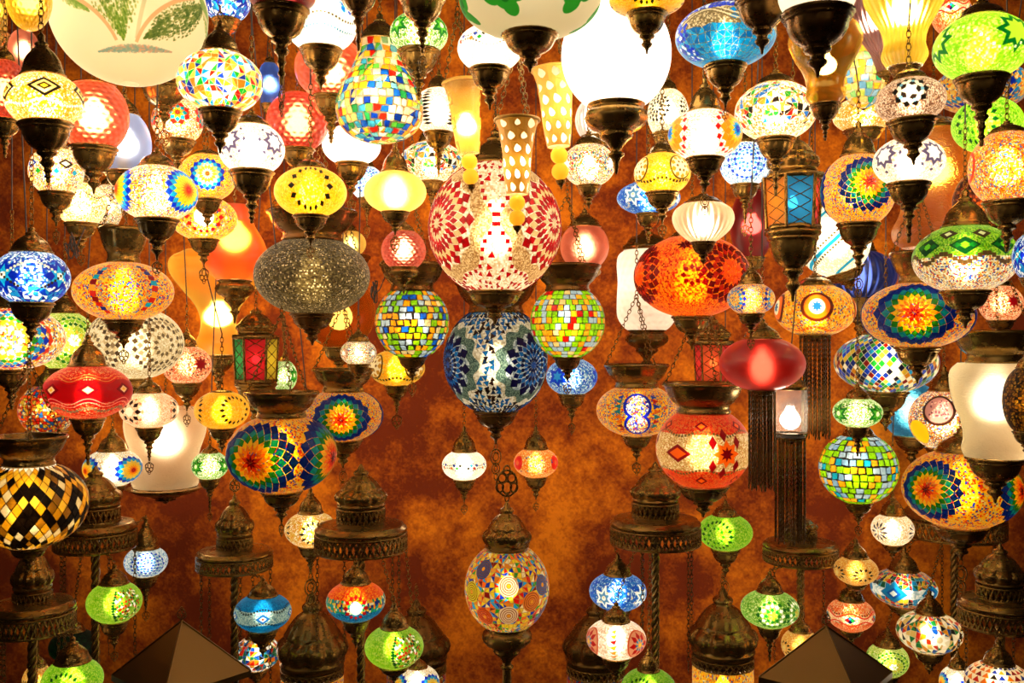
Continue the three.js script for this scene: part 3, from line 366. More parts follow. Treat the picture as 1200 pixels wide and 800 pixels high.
// one piece of glass: its top and its edges
function tileGeo(S, poly, lift) {
  const top = poly.map(([a, s]) => S.at(a, s, lift)), low = poly.map(([a, s]) => S.at(a, s, lift * .15)), n = poly.length;
  const ma = poly.reduce((t, q) => t + q[0], 0) / n, ms = poly.reduce((t, q) => t + q[1], 0) / n, mid = S.at(ma, ms, lift * 1.05), pos = [];
  let area = 0; for (let i = 0; i < n; i++) { const [x0, y0] = poly[i], [x1, y1] = poly[(i + 1) % n]; area += x0 * y1 - x1 * y0; }
  const ids = [...Array(n).keys()]; if (area < 0) ids.reverse();
  for (let i = 0; i < n; i++) { const A = ids[i], B = ids[(i + 1) % n]; pos.push(...mid, ...top[A], ...top[B], ...top[A], ...low[A], ...low[B], ...top[A], ...low[B], ...top[B]); }
  const g = new THREE.BufferGeometry(); g.setAttribute('position', new THREE.Float32BufferAttribute(pos, 3)); g.computeVertexNormals(); return g;
}
const inset = (poly, k) => { const n = poly.length, ma = poly.reduce((t, q) => t + q[0], 0) / n, ms = poly.reduce((t, q) => t + q[1], 0) / n; return poly.map(([a, s]) => [a + (ma - a) * k, s + (ms - s) * k]); };
function groutGeo(S, cells) {
  const pos = [];
  for (const [outer, inner] of cells) for (let i = 0; i < outer.length; i++) {
    const j = (i + 1) % outer.length, A = S.at(...outer[i], .0005), B = S.at(...outer[j], .0005), C = S.at(...inner[j], .0005), D = S.at(...inner[i], .0005);
    pos.push(...A, ...B, ...C, ...A, ...C, ...D);
  }
  const g = new THREE.BufferGeometry(); g.setAttribute('position', new THREE.Float32BufferAttribute(pos, 3)); g.computeVertexNormals(); return g;
}
// the pieces nearest the shop's middle are parts; those round the back are one part
function addTiles(globe, S, tiles, lift, most = 300) {
  const seen = tiles.filter((t) => t.front).sort((a, b) => b.front - a.front), parts = seen.slice(0, most), rest = [...seen.slice(most), ...tiles.filter((t) => !t.front)];
  for (const t of parts) mesh('tessera', tileGeo(S, t.poly, lift), t.opaque ? grimy : tileMat(t.c), globe);
  if (rest.length) {
    const g = mergeGeometries(rest.map((t) => { const q = tileGeo(S, t.poly, lift), c = deep(t.c), n = q.attributes.position.count, a = new Float32Array(n * 3); for (let i = 0; i < n; i++) a.set([c.r, c.g, c.b], i * 3); q.setAttribute('color', new THREE.BufferAttribute(a, 3)); return q; }));
    mesh('tesserae', g, tileMany, globe).userData.kind = 'stuff';
  }
}
const facing = (a) => Math.max(0, Math.cos(a) + .12);
const TILINGS = {
  // rows of irregular little squares set in dark or pale grout
  squares: (S, o) => {
    const tiles = [], cells = [], sz = o.size * S.R, rows = Math.round(S.L / sz), hh = S.L / rows;
    for (let j = 0; j < rows; j++) {
      const s0 = -S.L / 2 + j * hh, n = Math.max(5, Math.round(TAU * S.ry(s0 + hh / 2)[0] / sz)), off = rnd() * TAU, J = o.jit ?? .16;
      for (let i = 0; i < n; i++) {
        const e = TAU / n, a0 = -PI + off + i * e, q = () => rr(-J, J);
        const a = ((a0 + PI + TAU * 2) % TAU) - PI, outer = [[a, s0], [a + e, s0], [a + e, s0 + hh], [a, s0 + hh]];
        let poly = inset(outer, o.gap).map(([x, y]) => [x + q() * e * .6, y + q() * hh * .6]);
        const f = facing(a + e / 2), c = pick(o.pal);
        cells.push([outer, poly]);
        if (rnd() < (o.split ?? 0)) { tiles.push({ poly: inset([poly[0], poly[1], poly[2]], .1), c, front: f }, { poly: inset([poly[0], poly[2], poly[3]], .1), c: pick(o.pal), front: f }); } else tiles.push({ poly, c, front: f });
      }
    }
    return [tiles, cells];
  },
  // crossing rows of diamonds
  harlequin: (S, o) => {
    const tiles = [], cells = [], n = o.n, e = TAU / n, hh = S.R * e * o.tall;
    let k = 0;
    for (let s = -S.L / 2 + hh * .5; s < S.L / 2 - hh * .4; s += hh * .5, k++) for (let i = 0; i < n; i++) {
      const a = ((i + (k % 2) / 2) * e + TAU) % TAU - PI, outer = [[a - e / 2, s], [a, s - hh / 2], [a + e / 2, s], [a, s + hh / 2]], poly = inset(outer, o.gap);
      cells.push([outer, poly]); tiles.push({ poly, c: pick(o.pal), front: facing(a) });
    }
    return [tiles, cells];
  },
};
// rings of diamond petals round a point; rings: [inner radius, outer radius, count, colour, turn] in units of the globe's radius
function rosette(S, a0, s0, rings) {
  const tiles = [], R = S.R, r0 = S.ry(s0)[0], P = (r, t) => [a0 + r * R * Math.sin(t) / Math.max(r0, .5 * R), s0 + r * R * Math.cos(t)];
  for (const [ra, rb, n, c, turn = 0, wide = .92] of rings) for (let i = 0; i < n; i++) {
    const t = TAU * (i + turn) / n, m = ra + (rb - ra) * .5, w = wide * PI / n;
    const poly = [P(ra, t), P(m, t + w), P(rb, t), P(m, t - w)];
    if (poly.some((q) => Math.abs(q[1]) > S.L / 2 * .98)) continue;
    tiles.push({ poly: inset(poly, .08), c, front: facing(poly[2][0]) });
  }
  return tiles;
}
const RAINBOW = (k, n = 16) => [...RAIN, '#1430a0'].map((c, i) => [k * Math.max(0, i - .75) / 8, k * (i + 1.2) / 8, i > 1 ? n : 8, c, (i % 2) / 2, i > 1 ? 1.02 : .9]);
const TILED = {
  lime: (S) => { srand(41); return { squares: TILINGS.squares(S, { size: .19, gap: .2, jit: .22, pal: ['#7fb814', '#8fc81c', '#f2a01c', '#f0a828', '#b8cce0', '#c4d4e4', '#7ab010', '#eaa024', '#aec4da', '#2a62c8', '#e8d8b0'] }) }; },
  lime_neat: (S) => { srand(43); return { squares: TILINGS.squares(S, { size: .165, gap: .13, jit: .1, pal: ['#84c014', '#92cc20', '#f0a424', '#b8cce0', '#7ab010', '#f4b03a', '#aec4da', '#8cc41c', '#f0d8a8', '#c01c14'] }) }; },
  lime_small: (S) => { srand(47); return { squares: TILINGS.squares(S, { size: .185, gap: .17, jit: .18, pal: ['#84c014', '#92cc20', '#f0a424', '#b8cce0', '#7ab010', '#f4b03a', '#aec4da', '#8cc41c', '#2aa0c0', '#9ab8d8'] }) }; },
  confetti: (S) => { srand(53); return { squares: TILINGS.squares(S, { size: .175, gap: .1, jit: .34, split: .2, pal: ['#f2c24a', '#f7dfa0', '#5aa8c8', '#8cc4d4', '#2a62c8', '#3f9a5c', '#d02c20', '#f59a2c', '#fff0d0', '#a8c8a0', '#f6d04a', '#fff6e4', '#1a3a9a', '#78c060'] }), pale: true }; },
  pastel: (S) => { srand(59); return { squares: TILINGS.squares(S, { size: .3, gap: .08, jit: .3, pal: ['#f2c24a', '#f7dfa0', '#a8c8e8', '#8cb8e0', '#a8d8a0', '#3fae8c', '#f5b84a', '#e8d8a0', '#c8d880'] }), pale: true }; },
  harlequin: (S) => { srand(61); return { squares: TILINGS.harlequin(S, { n: 34, tall: 1.4, gap: .1, pal: ['#140c06', '#e0a02c', '#140c06', '#f8e4b8', '#c88820', '#140c06', '#f0c050', '#8a5a18'] }) }; },
  ruby: (S) => {
    srand(67); const t = [];
    for (const a of [-1.02, 1.06, 3.14]) t.push(...rosette(S, a, 0, [[0, .1, 8, '#f6ead2'], [.06, .2, 12, '#b01018', .5], [.14, .29, 16, '#f3e4c4'], [.22, .38, 20, '#c01820', .5], [.31, .47, 24, '#b01018'], [.4, .56, 24, '#efdcb4', .5], [.48, .64, 24, '#b81018'], [.57, .74, 12, '#a80e16', 0, .6]]));
    for (const a of [-1.02, 1.06, 3.14]) for (let i = 0; i < 46; i++) { const th = TAU * i / 46, r = (.97 + .05 * Math.cos(8 * th)) * S.R, A = a + r * Math.sin(th) / S.R, s = r * Math.cos(th) * 1; if (Math.abs(s) > S.L * .46) continue; const e = .03, poly = [[A - e, s - e * S.R], [A + e, s - e * S.R], [A + e, s + e * S.R], [A - e, s + e * S.R]]; t.push({ poly, c: '#b01018', front: facing(A) * .9 }); }
    const far = (A, s) => [-1.02, 1.06, 3.14, -3.14].every((a) => Math.hypot((A - a) * S.R, s) > 1.06 * S.R);
    for (let i = 0; i < 36; i++) for (let j = 0; j < 18; j++) { const A = (i + .5 + rr(-.35, .35)) / 36 * TAU - PI, s = ((j + .5 + rr(-.35, .35)) / 18 - .5) * S.L; if (!far(A, s) || rnd() < .25) continue; const r = rr(.04, .075), th = rr(0, TAU), P = (q) => [A + r * Math.sin(th + q), s + r * Math.cos(th + q) * S.R]; t.push({ poly: [P(0), P(2.2), P(4.2)], c: pick(['#c01820', '#b01018', '#d02c28']), front: facing(A) * .8 }); }
    return { loose: t };
  },
  sapphire: (S) => {
    srand(71); const t = [], ctr = [-1.12, .78, 2.9];
    for (const a of ctr) t.push(...rosette(S, a, 0, [[0, .1, 8, '#3a78d8'], [.05, .18, 12, '#1c2a6a', .5], [.13, .26, 16, '#1e78d0'], [.2, .34, 18, '#141c58', .5], [.28, .42, 20, '#2088d8'], [.36, .5, 20, '#1c2868', .5], [.42, .64, 11, '#201c50', 0, .75]]));
    const far = (A, s) => [...ctr, ctr[2] - TAU].every((a) => Math.hypot((A - a) * S.R, s) > .84 * S.R);
    for (let i = 0; i < 50; i++) for (let j = 0; j < 24; j++) { const A = (i + .5 + rr(-.25, .25)) / 50 * TAU - PI, s = ((j + .5 + rr(-.25, .25)) / 24 - .5) * S.L; if (!far(A, s)) continue; const r = rr(.055, .078), th = rr(0, TAU), P = (q) => [A + r * Math.sin(th + q), s + r * Math.cos(th + q) * S.R]; t.push({ poly: [P(0), P(2.1), P(4.2)], c: pick(['#1e78c8', '#2a8cd4', '#16345c', '#241410', '#1e6ab8', '#3a1a14']), front: facing(A) * .8 }); }
    return { loose: t };
  },
  rainbow_pair: (S) => { srand(73); const t = []; for (const a of [-.55, 1.15, 2.9]) t.push(...rosette(S, a, 0, RAINBOW(.84, 18))); return { loose: t }; },
  rainbow_front: (S) => { srand(79); const t = []; for (const a of [-.05, 2.05, -2.15]) t.push(...rosette(S, a, 0, RAINBOW(.78, 18))); return { loose: t }; },
  rainbow_left: (S) => { srand(83); const t = []; for (const a of [.28, 2.4, -1.9]) t.push(...rosette(S, a, .03 * S.R, RAINBOW(.82, 18))); return { loose: t }; },
  rainbow_wide: (S) => { srand(89); const t = []; for (const a of [-.58, 1.25, 3.1]) t.push(...rosette(S, a, .05 * S.R, RAINBOW(.62, 18))); return { loose: t }; },
  ember: (S) => {
    srand(97); const t = [];
    for (const a of [.72, -1.15, 2.7]) t.push(...rosette(S, a, .05 * S.R, [[0, .12, 8, '#f59a2c'], [.08, .26, 8, '#f08020', .5], [.2, .34, 16, '#7a0c0a'], [.28, .42, 16, '#c03010', .5], [.36, .52, 18, '#6a0a08'], [.46, .6, 18, '#8a1008', .5]]));
    t.push(...rosette(S, -.15, .58 * S.R, [[0, .14, 8, '#6a0a08']]), ...rosette(S, .0, -.02 * S.R, [[.08, .2, 8, '#7a0c0a']]));
    return { loose: t };
  },
};

// glass that carries no picture: [colour, roughness, bump, bump height]
const GLASS = {
  yellow_pimple: () => blown(col(.9, .42, .002), .5, { bump: dimpleTex, bumpScale: .004 }),
  red_comb: () => blown(col(.52, .012, .002), .46, { bump: dimpleTex, bumpScale: .004 }),
  red_comb_pale: () => blown(col(.66, .04, .006), .48, { bump: dimpleTex, bumpScale: .004 }),
  pink_crackle: () => blown(col(.66, .1, .03), .5, { bump: crackTex, bumpScale: .002 }),
  pink_dimple: () => blown(col(.58, .045, .015), .48, { bump: dimpleTex, bumpScale: .004 }),
  blue_clear: () => blown(col(.35, .48, .9), .4),
  blue_deep: () => blown(col(.01, .05, .5), .4, { bump: crackTex, bumpScale: .002 }),
  opal: () => thin(col(.98, .93, .88), 1, { glow: .5 }),
  opal_warm: () => thin(col(.98, .9, .74), 1, { glow: .5 }),
  frost: () => blown(col(.9, .72, .36), .74, { bump: crackTex, bumpScale: .0008 }),
  yellow_frost: () => blown(col(.95, .62, .05), .62, { bump: crackTex, bumpScale: .001 }),
  orange_clear: () => blown(col(.9, .075, .0006), .46),
  yellow_clear: () => blown(col(.95, .56, .02), .42),
  amber_clear: () => blown(col(.6, .2, .01), .16, { ior: 1.12 }),
  amber_deep: () => blown(col(.75, .17, .002), .4, { bump: crackTex, bumpScale: .0015 }),
  amber_olive: () => blown(col(.6, .3, .02), .2, { ior: 1.15 }),
  citrine: () => blown(col(.95, .6, .01), .42, { bump: ribTex, bumpScale: .003 }),
  mauve_rib: () => blown(col(.25, .07, .06), .36, { bump: ribTex, bumpScale: .004 }),
  ruby_clear: () => blown(col(.3, .0008, .0003), .48),
  ruby_deep: () => blown(col(.15, .001, .001), .36),
  cream_rib: () => blown(col(.98, .78, .42), .5, { bump: ribTex, bumpScale: .003 }),
  white_cut: () => thin(col(.97, .92, .84), .92, { bump: dimpleTex, bumpScale: .004, glow: .3 }),
  white_rib: () => blown(col(.97, .95, .9), .45, { bump: ribTex, bumpScale: .003 }),
  clear: () => blown(col(.96, .93, .88), .05, { ior: 1.06 }),
  navy_rib: () => blown(col(.002, .006, .14), .4, { bump: ribTex, bumpScale: .004 }),
  cyan_crackle: () => blown(col(.01, .3, .7), .42, { bump: crackTex, bumpScale: .003 }),
};
const glassMade = {}, picMade = {};
const glassOf = (k) => glassMade[k] ??= GLASS[k]();

// ---------------------------------------------------------------- the bodies: upright cylinders in metres used to keep lamps clear of each other
const bodies = [];
function clash(A, B) {
  for (const p of A.cyl) for (const q of B.cyl) if (p.y0 < q.y1 && q.y0 < p.y1 && Math.hypot(p.x - q.x, p.z - q.z) < p.r + q.r + .003) return true;
  return false;
}
const scaleCyl = (cylPx, d) => cylPx.map(([cx, r, yTop, yBot]) => ({ x: (cx - 600) * d / F, z: -d, r: r * d / F, y0: EYE + (400 - yBot) * d / F, y1: EYE + (400 - yTop) * d / F }));
const specs = [];
const add = (d, cyl, build, o = {}) => specs.push({ d, cyl, build, ...o });
const ellipsoid = (cx, cy, w, h) => [[cx, w / 2, cy - h * .28, cy + h * .28], [cx, w * .4, cy - h / 2, cy + h / 2]];

// a bulb and the light it gives, under the socket of a lamp
function lightUp(g, pos, Rlight, e, r) {
  const b = mesh('bulb', BULBG, bulbMaterial(Math.round(e * 10) / 10), g, pos); b.scale.setScalar(r);
  const l = new THREE.PointLight(WARM, GLOW * e * Rlight * Rlight, 0, 2);
  l.position.copy(pos); l.castShadow = true; l.shadow.radius = Math.max(1, r / .02); l.name = 'bulb_glow';
  g.add(l);
}

// a hanging lamp: cap or bowl, globe, cup, drop, chain
function L(name, skin, cx, cy, w, h, d, label, o = {}) {
  const top = cy - h / 2, bot = cy + h / 2;
  const capW = o.cap ? o.cap[0] : w * .44, capTop = o.cap ? o.cap[1] : top - capW * .9;
  const bowl = o.bowl, cupW = o.cup ? o.cup[0] : w * .5, tip = o.cup ? o.cup[1] : bot + cupW * .96, ccx = cx;
  const cyl = o.vase ? o.vase.slice(1).map(([r, y], i) => [cx, Math.max(r, o.vase[i][0]), Math.min(y, o.vase[i][1]), Math.max(y, o.vase[i][1])]) : ellipsoid(cx, cy, w, h);
  if (o.cup !== 0) cyl.push([ccx, cupW / 2, bot - 2, bot + (tip - bot) * .45], [ccx, cupW * .22, bot, tip]);
  if (o.cup !== 0 && o.orn !== 0) cyl.push([cx, (o.orn ?? 17) * .28, tip, tip + (o.orn ?? 17)]);
  if (bowl) cyl.push([cx, bowl[0] / 2, bowl[1], top + 1]); else if (o.cap !== 0) cyl.push([cx, capW / 2, top - (top - capTop) * .5, top + 2], [cx, capW * .2, capTop, top]);
  if (o.tassel) cyl.push([cx, o.tassel[0] / 2, bot, o.tassel[1]]);
  add(d, cyl, (dd, self) => {
    const k = dd / F, R = w / 2 * k, H = h * k, origin = at(cx, cy, dd);
    const g = thing(name, label, o.category ?? 'lamp', origin, o.group ?? (name === 'mosaic_lamp' ? 'hanging mosaic glass lamps' : 'hanging plain glass lamps'));
    if (o.tilt) g.rotation.z = o.tilt;
    const Y = (py) => (cy - py) * k;
    const openA = o.cup === 0 ? .12 * R : Math.min(.9 * R, cupW / 2 * k * .9), openB = bowl ? bowl[0] * .33 * k : o.cap === 0 ? .12 * R : Math.min(.9 * R, capW / 2 * k * .92);
    const pts = o.vase ? smooth(o.vase.map(([r, y]) => [r * k, Y(y)]).reverse()) : globeProfile(R, H, openA, openB, 30, o.power ?? 1);
    if (o.vase) { if (pts[0][1] > pts[pts.length - 1][1]) pts.reverse(); }
    const S = new Surface(pts), [kind, key, base] = skin.split(':');
    let mat;
    if (kind === 'glass') mat = glassOf(key);
    else {
      const pk = kind === 'tile' ? base ?? 'plain' : key;
      mat = pk === 'plain' ? (glassMade.inner ??= thin(col(.8, .76, .68), .76, { glow: .3 })) : (picMade[pk + (o.rough ?? '')] ??= thin(o.plain ? col(.8, .78, .74) : col(.86, .84, .8), o.rough ?? .66, { map: pattern(pk, S.L / S.R), bump: o.bump ? crackTex : null, bumpScale: .002, glow: .3 }));
    }
    const globe = mesh('globe', revolve(pts, w > 90 ? 64 : 44), mat, g);
    globe.rotation.y = Math.atan2(-origin.x, dd);        // its picture turned to the aisle
    if (kind === 'tile') {
      const t = TILED[key](S), lift = Math.min(.0022, R * .02);
      if (t.squares) { mesh('grout', groutGeo(S, t.squares[1]), t.pale ? paleGrout : grimy, globe); addTiles(globe, S, t.squares[0], lift, 290); }
      if (t.loose) addTiles(globe, S, t.loose, lift, 290);
    }
    if (kind !== 'glass' && !o.plain) mesh('inner_glass', revolve(pts.map(([r, y]) => [Math.max(.0005, r - .0014), y]), 32), linerGlass, globe);
    const e = o.e ?? 1;
    if (e > 0) lightUp(g, V(0, o.bulbY ? Y(o.bulbY) : -.04 * H, 0), Math.min(R, H * .72), e, Math.min(.034, .36 * Math.min(R, H / 2)) * (o.bulbR ?? 1));
    if (o.cup !== 0) {
      const c = mesh('cup', o.pear ? CUP_PEAR : CUP, o.dark ? darkBrass : brass, g, V(0, Y(bot), 0)), cr = cupW / 2 * k;
      const full = (tip - bot) * k, sy = Math.min(full / (o.pear ? 2.3 : 1.98), cr * 1.08);
      c.scale.set(cr, sy, cr);
      const rest = full - sy * (o.pear ? 2.3 : 1.98);
      if (rest > .006) { const q = mesh('spindle', SPINDLE, o.dark ? darkBrass : brass, g, V(0, Y(bot) - sy * 1.62, 0)); q.scale.set(cr * .15, rest + sy * .36, cr * .15); }
      if (o.orn !== 0) { const q = mesh('filigree_drop', o.trellis ? TRELLIS : FILIGREE, brass, g, V(0, Y(tip) + .002, 0)), s = (o.orn ?? 17) * k / 1.6; q.scale.set(s, s, s); q.rotation.y = o.turn ?? (cx * 7 % 10 - 5) / 7; }
    }
    let up = V(0, Y(top), 0);
    if (bowl) {
      const br = bowl[0] / 2 * k, bh = (top - bowl[1]) * k, b = mesh('bowl', BOWL, o.dark ? darkBrass : brass, g, V(0, Y(top), 0)); b.scale.set(br, bh / .64, br);
      const hook = V(0, Y(bowl[1]) + Math.max(.16, br * 2.2), 0);
      for (let i = 0; i < 3; i++) { const a = TAU * i / 3 + .5; addChain(g, V(br * .98 * Math.sin(a), Y(bowl[1]) - .004, br * .98 * Math.cos(a)), hook, brass, 'support_chain'); }
      up = hook;
    } else if (o.cap !== 0) {
      const c = mesh('cap', o.disc ? DISC : CAP, o.dark ? darkBrass : brass, g, V(0, Y(top) - .001, 0)), cr = capW / 2 * k; c.scale.set(cr, (top - capTop) * k / (o.disc ? .66 : 1.94), cr);
      up = V(0, Y(capTop), 0);
    }
    if (o.cable) {                                     // a loose bundle of black flex beside the lamp
      srand(cx); const p = [], [qx, qy, qh] = o.cable;
      for (let i = 0; i < 16; i++) p.push(V((qx - cx + rr(-7, 7)) * k, Y(qy + qh * ((i * 7) % 16) / 16 + rr(-4, 4)), rr(-.012, .012)));
      p.push(V((qx - cx + 16) * k, Y(qy - 6), 0));
      mesh('flex', new THREE.TubeGeometry(new THREE.CatmullRomCurve3(p), 150, .0016, 5), cordMat, g);
    }
    if (o.tassel) addTassel(g, V(0, Y(bot), 0), o.tassel[0] / 2 * k, (o.tassel[1] - bot) * k);
    const rs = o.ring && bodies.find((b) => b.ring === o.ring), gap = rs && Math.hypot(rs.world[0].x - origin.x, rs.world[0].z - origin.z);
    if (rs && gap < .3) { const c = rs.world[0], q = V(origin.x - c.x, 0, origin.z - c.z); if (q.length() < .01) q.set(0, 0, 1); q.normalize().multiplyScalar(c.r * .965); addChain(g, up, V(c.x + q.x, c.y0, c.z + q.z).sub(origin)); }
    else hangUp(g, up, origin, self);
  }, { cx, capTop: bowl ? bowl[1] : capTop });
}
const smooth = (pts, n = 6) => { const c = new THREE.CatmullRomCurve3(pts.map(([r, y]) => V(r, y, 0)), false, 'centripetal'); return c.getPoints((pts.length - 1) * n).map((p) => [Math.max(.0005, p.x), p.y]); };
function addTassel(g, top, r, len) {
  const list = [], n = 22;
  for (const [q, m] of [[r, n], [r * .7, 14]]) for (let i = 0; i < m; i++) {
    const a = TAU * i / m, pts = []; const steps = Math.max(6, Math.round(len / .012));
    for (let j = 0; j <= steps * 2; j++) pts.push([j % 2 ? .0021 : .0009, -len * (j / (steps * 2)) * (1 - .03 * ((i * 7) % 3))]);
    const s = revolve(pts, 4); s.translate(top.x + q * Math.sin(a), top.y, top.z + q * Math.cos(a)); list.push(s);
  }
  const m = mesh('bead_fringe', merge(list), darkBrass, g); m.userData.kind = 'stuff';
  const hd = mesh('fringe_collar', CUP, darkBrass, g, V(top.x, top.y + .012, top.z)); hd.scale.set(r * 1.12, .016, r * 1.12);
}
// the cord goes up to the ceiling, leaning a little where a straight one would run through a lamp above
const hitsOf = (from, to, self) => {
  let hits = 0; const dy = to.y - from.y;
  if (dy < 1e-4) return 0;
  for (const o of bodies) if (o !== self) for (const c of o.world) {
    const y0 = Math.max(c.y0, from.y), y1 = Math.min(c.y1, to.y); if (y1 <= y0) continue;
    for (let q = 0; q <= 6; q++) { const t = (y0 + (y1 - y0) * q / 6 - from.y) / dy; if (Math.hypot(from.x + (to.x - from.x) * t - c.x, from.z + (to.z - from.z) * t - c.z) < c.r + .006) { hits++; break; } }
  }
  return hits;
};
const leans = []; for (let i = -10; i <= 10; i++) for (let j = -10; j <= 10; j++) leans.push([i * .03, j * .045]);
leans.sort((a, b) => Math.hypot(a[0] * 4, a[1]) - Math.hypot(b[0] * 4, b[1]));
let pierced = 0;
function hangUp(g, up, origin, self) {
  const tilt = g.rotation.z, turn = (v, a) => v.clone().applyAxisAngle(V(0, 0, 1), a), local = (w) => turn(w.clone().sub(origin), -tilt);
  const from = turn(up, tilt).add(origin); if (from.y > CEIL - .03) return;
  let best = null;
  for (const len of [.14, .07, .03]) {
    const knot = V(from.x, Math.min(CEIL - .01, from.y + len), from.z), first = hitsOf(from, knot, self);
    if (best && first >= best.hits) continue;
    for (const [dx, dz] of leans) {
      const end = V(from.x + dx, CEIL, from.z + dz); if (end.z < WALL_Z + .03) continue;
      const hits = first + hitsOf(knot, end, self);
      if (!best || hits < best.hits) best = { hits, end, knot };
      if (hits === first) break;
    }
    if (!best.hits) break;
  }
  pierced += best.hits;
  addChain(g, local(from), local(best.knot));
  if (best.end.y - best.knot.y > .02) addCord(g, local(best.knot), local(best.end));
}
const M = (skin, ...r) => L('mosaic_lamp', 'pic:' + skin, ...r), T = (skin, ...r) => L('mosaic_lamp', 'tile:' + skin, ...r), G = (skin, ...r) => L('glass_lamp', 'glass:' + skin, ...r);

// a lamp stand: openwork ring under an onion dome on a twisted pole
function ringStand(cx, ringTop, ringBot, ringW, domeW, domeTop, d, label, o = {}) {
  const galBot = ringTop - ringW * .05, galTop = galBot - domeW * .32;
  add(d, [[cx, ringW / 2, ringTop - 4, ringBot], [cx, domeW / 2 * 1.06, galTop - domeW * .5, ringTop], [cx, domeW * .2, domeTop, ringTop], [cx, 6, ringBot, 1500]], (dd, self) => {
    const k = dd / F, base = V((cx - 600) * k, 0, -dd), y = (py) => EYE + (400 - py) * k;
    const g = thing('lamp_stand', label, 'lamp stand', base, 'brass ring stands with hanging lamps'), R = ringW / 2 * k, rd = domeW / 2 * k;
    const dome = mesh('dome', ONION, brass, g, V(0, y(galTop), 0)); dome.scale.set(rd * .96, (y(domeTop) - y(galTop)) / 2.02, rd * .96);
    if (o.finial) { const q = mesh('filigree_finial', FILIGREE, brass, g, V(0, y(domeTop) - .002, 0)); q.rotation.z = PI; q.scale.setScalar(20 * k / 1.6); }
    mesh('gallery', lattice(rd * .9, y(galTop) - y(galBot), 26), brass, g, V(0, y(galBot), 0));
    mesh('gallery_core', revolve([[rd * .84, y(galBot)], [rd * .84, y(galTop)]], 32), darkBrass, g);
    const h = y(ringTop) - y(ringBot);
    mesh('ring_plate', revolve([[.012, -.004], [R * .9, -.004], [R * .99, -.004], [R * 1.0, 0], [R * .985, h * .1], [R * .93, h * .16], [R * .92, h * .26], [R * .84, h * .3], [R * .6, h * .36], [rd, h * .42], [.01, h * .42]], 56), brass, g, V(0, y(ringTop), 0));
    mesh('ring_band', lattice(R * .975, h * .8, 44), brass, g, V(0, y(ringBot), 0));
    mesh('hoop', revolve([[R * .98, 0], [R * 1.0, .003], [R * 1.0, .006], [R * .98, .008], [R * .965, .004]], 48), brass, g, V(0, y(ringBot) - .004, 0));
    const top = y(ringTop), twist = [];
    for (let s = 0; s < 3; s++) { const pts = []; for (let i = 0; i <= 90; i++) { const t = i / 90, a = s * TAU / 3 + t * TAU * 14; pts.push(V(.0062 * Math.sin(a), .06 + t * (top - .06), .0062 * Math.cos(a))); } twist.push(new THREE.TubeGeometry(new THREE.CatmullRomCurve3(pts), 260, .0056, 5)); }
    mesh('twisted_pole', merge(twist), brass, g);
    mesh('foot', revolve([[.15, 0], [.152, .012], [.14, .02], [.08, .035], [.03, .05], [.016, .08], [.0, .085]], 40), brass, g);
    for (let i = 0; i < (o.drops ?? 5); i++) {
      const a = TAU * (i + .35 + (o.turn ?? 0)) / (o.drops ?? 5), p = V(R * .93 * Math.sin(a), y(ringBot), R * .93 * Math.cos(a)), n = 2 + (i * 3) % 4;
      const low = p.clone().add(V(0, -.1 - .055 * n, 0));
      if (hitsOf(low.clone().add(base), p.clone().add(base).add(V(0, -.01, 0)), self)) continue;
      addChain(g, p.clone().add(V(0, -.06 - .055 * n, 0)), p, darkBrass, 'hanging_chain');
      const q = mesh('filigree_drop', TRELLIS, darkBrass, g, p.clone().add(V(0, -.06 - .055 * n, 0))); q.scale.setScalar(.016); q.rotation.y = i;
    }
  }, { ring: cx });
}
// a standing lantern under a tall ribbed dome
function domeLamp(cx, y0, yBody, w, topY, d, pat, label, o = {}) {
  add(d, [[cx, w / 2 * 1.08, y0 - w * .7, 1100], [cx, w * .22, topY, y0]], (dd) => {
    const k = dd / F, y = (py) => EYE + (400 - py) * k, base = V((cx - 600) * k, .3, -dd), R = w / 2 * k;
    const g = thing('dome_lantern', label, 'lantern', base, 'standing dome lanterns'), Y = (py) => y(py) - .3;
    const dm = mesh('dome', ONION, o.dark ? darkBrass : brass, g, V(0, Y(y0), 0)); dm.scale.set(R * .93, (Y(topY) - Y(y0)) / 2.02, R * .93);
    const q = mesh('filigree_finial', TRELLIS, brass, g, V(0, Y(topY) - .003, 0)); q.rotation.z = PI; q.scale.setScalar(.022);
    mesh('gallery', lattice(R * .86, Y(y0) - Y(yBody), 30), brass, g, V(0, Y(yBody), 0));
    mesh('gallery_core', revolve([[R * .8, Y(yBody)], [R * .8, Y(y0)]], 32), darkBrass, g);
    const pts = []; for (let i = 0; i <= 14; i++) pts.push([R * .86, .03 + (Y(yBody) - .03) * i / 14]);
    const S = new Surface(pts);
    mesh('globe', revolve(pts, 48), picMade[pat + 'cyl'] ??= thin(new THREE.Color(0xffffff), .84, { map: pattern(pat, S.L / S.R), glow: .3 }), g);
    mesh('foot', revolve([[R, 0], [R * 1.02, .012], [R * .95, .022], [R * .88, .03], [.002, .032]], 40), brass, g);
    if (o.e !== 0) lightUp(g, V(0, Y(yBody) * .78, 0), .09, o.e ?? 1, .022);
  });
}
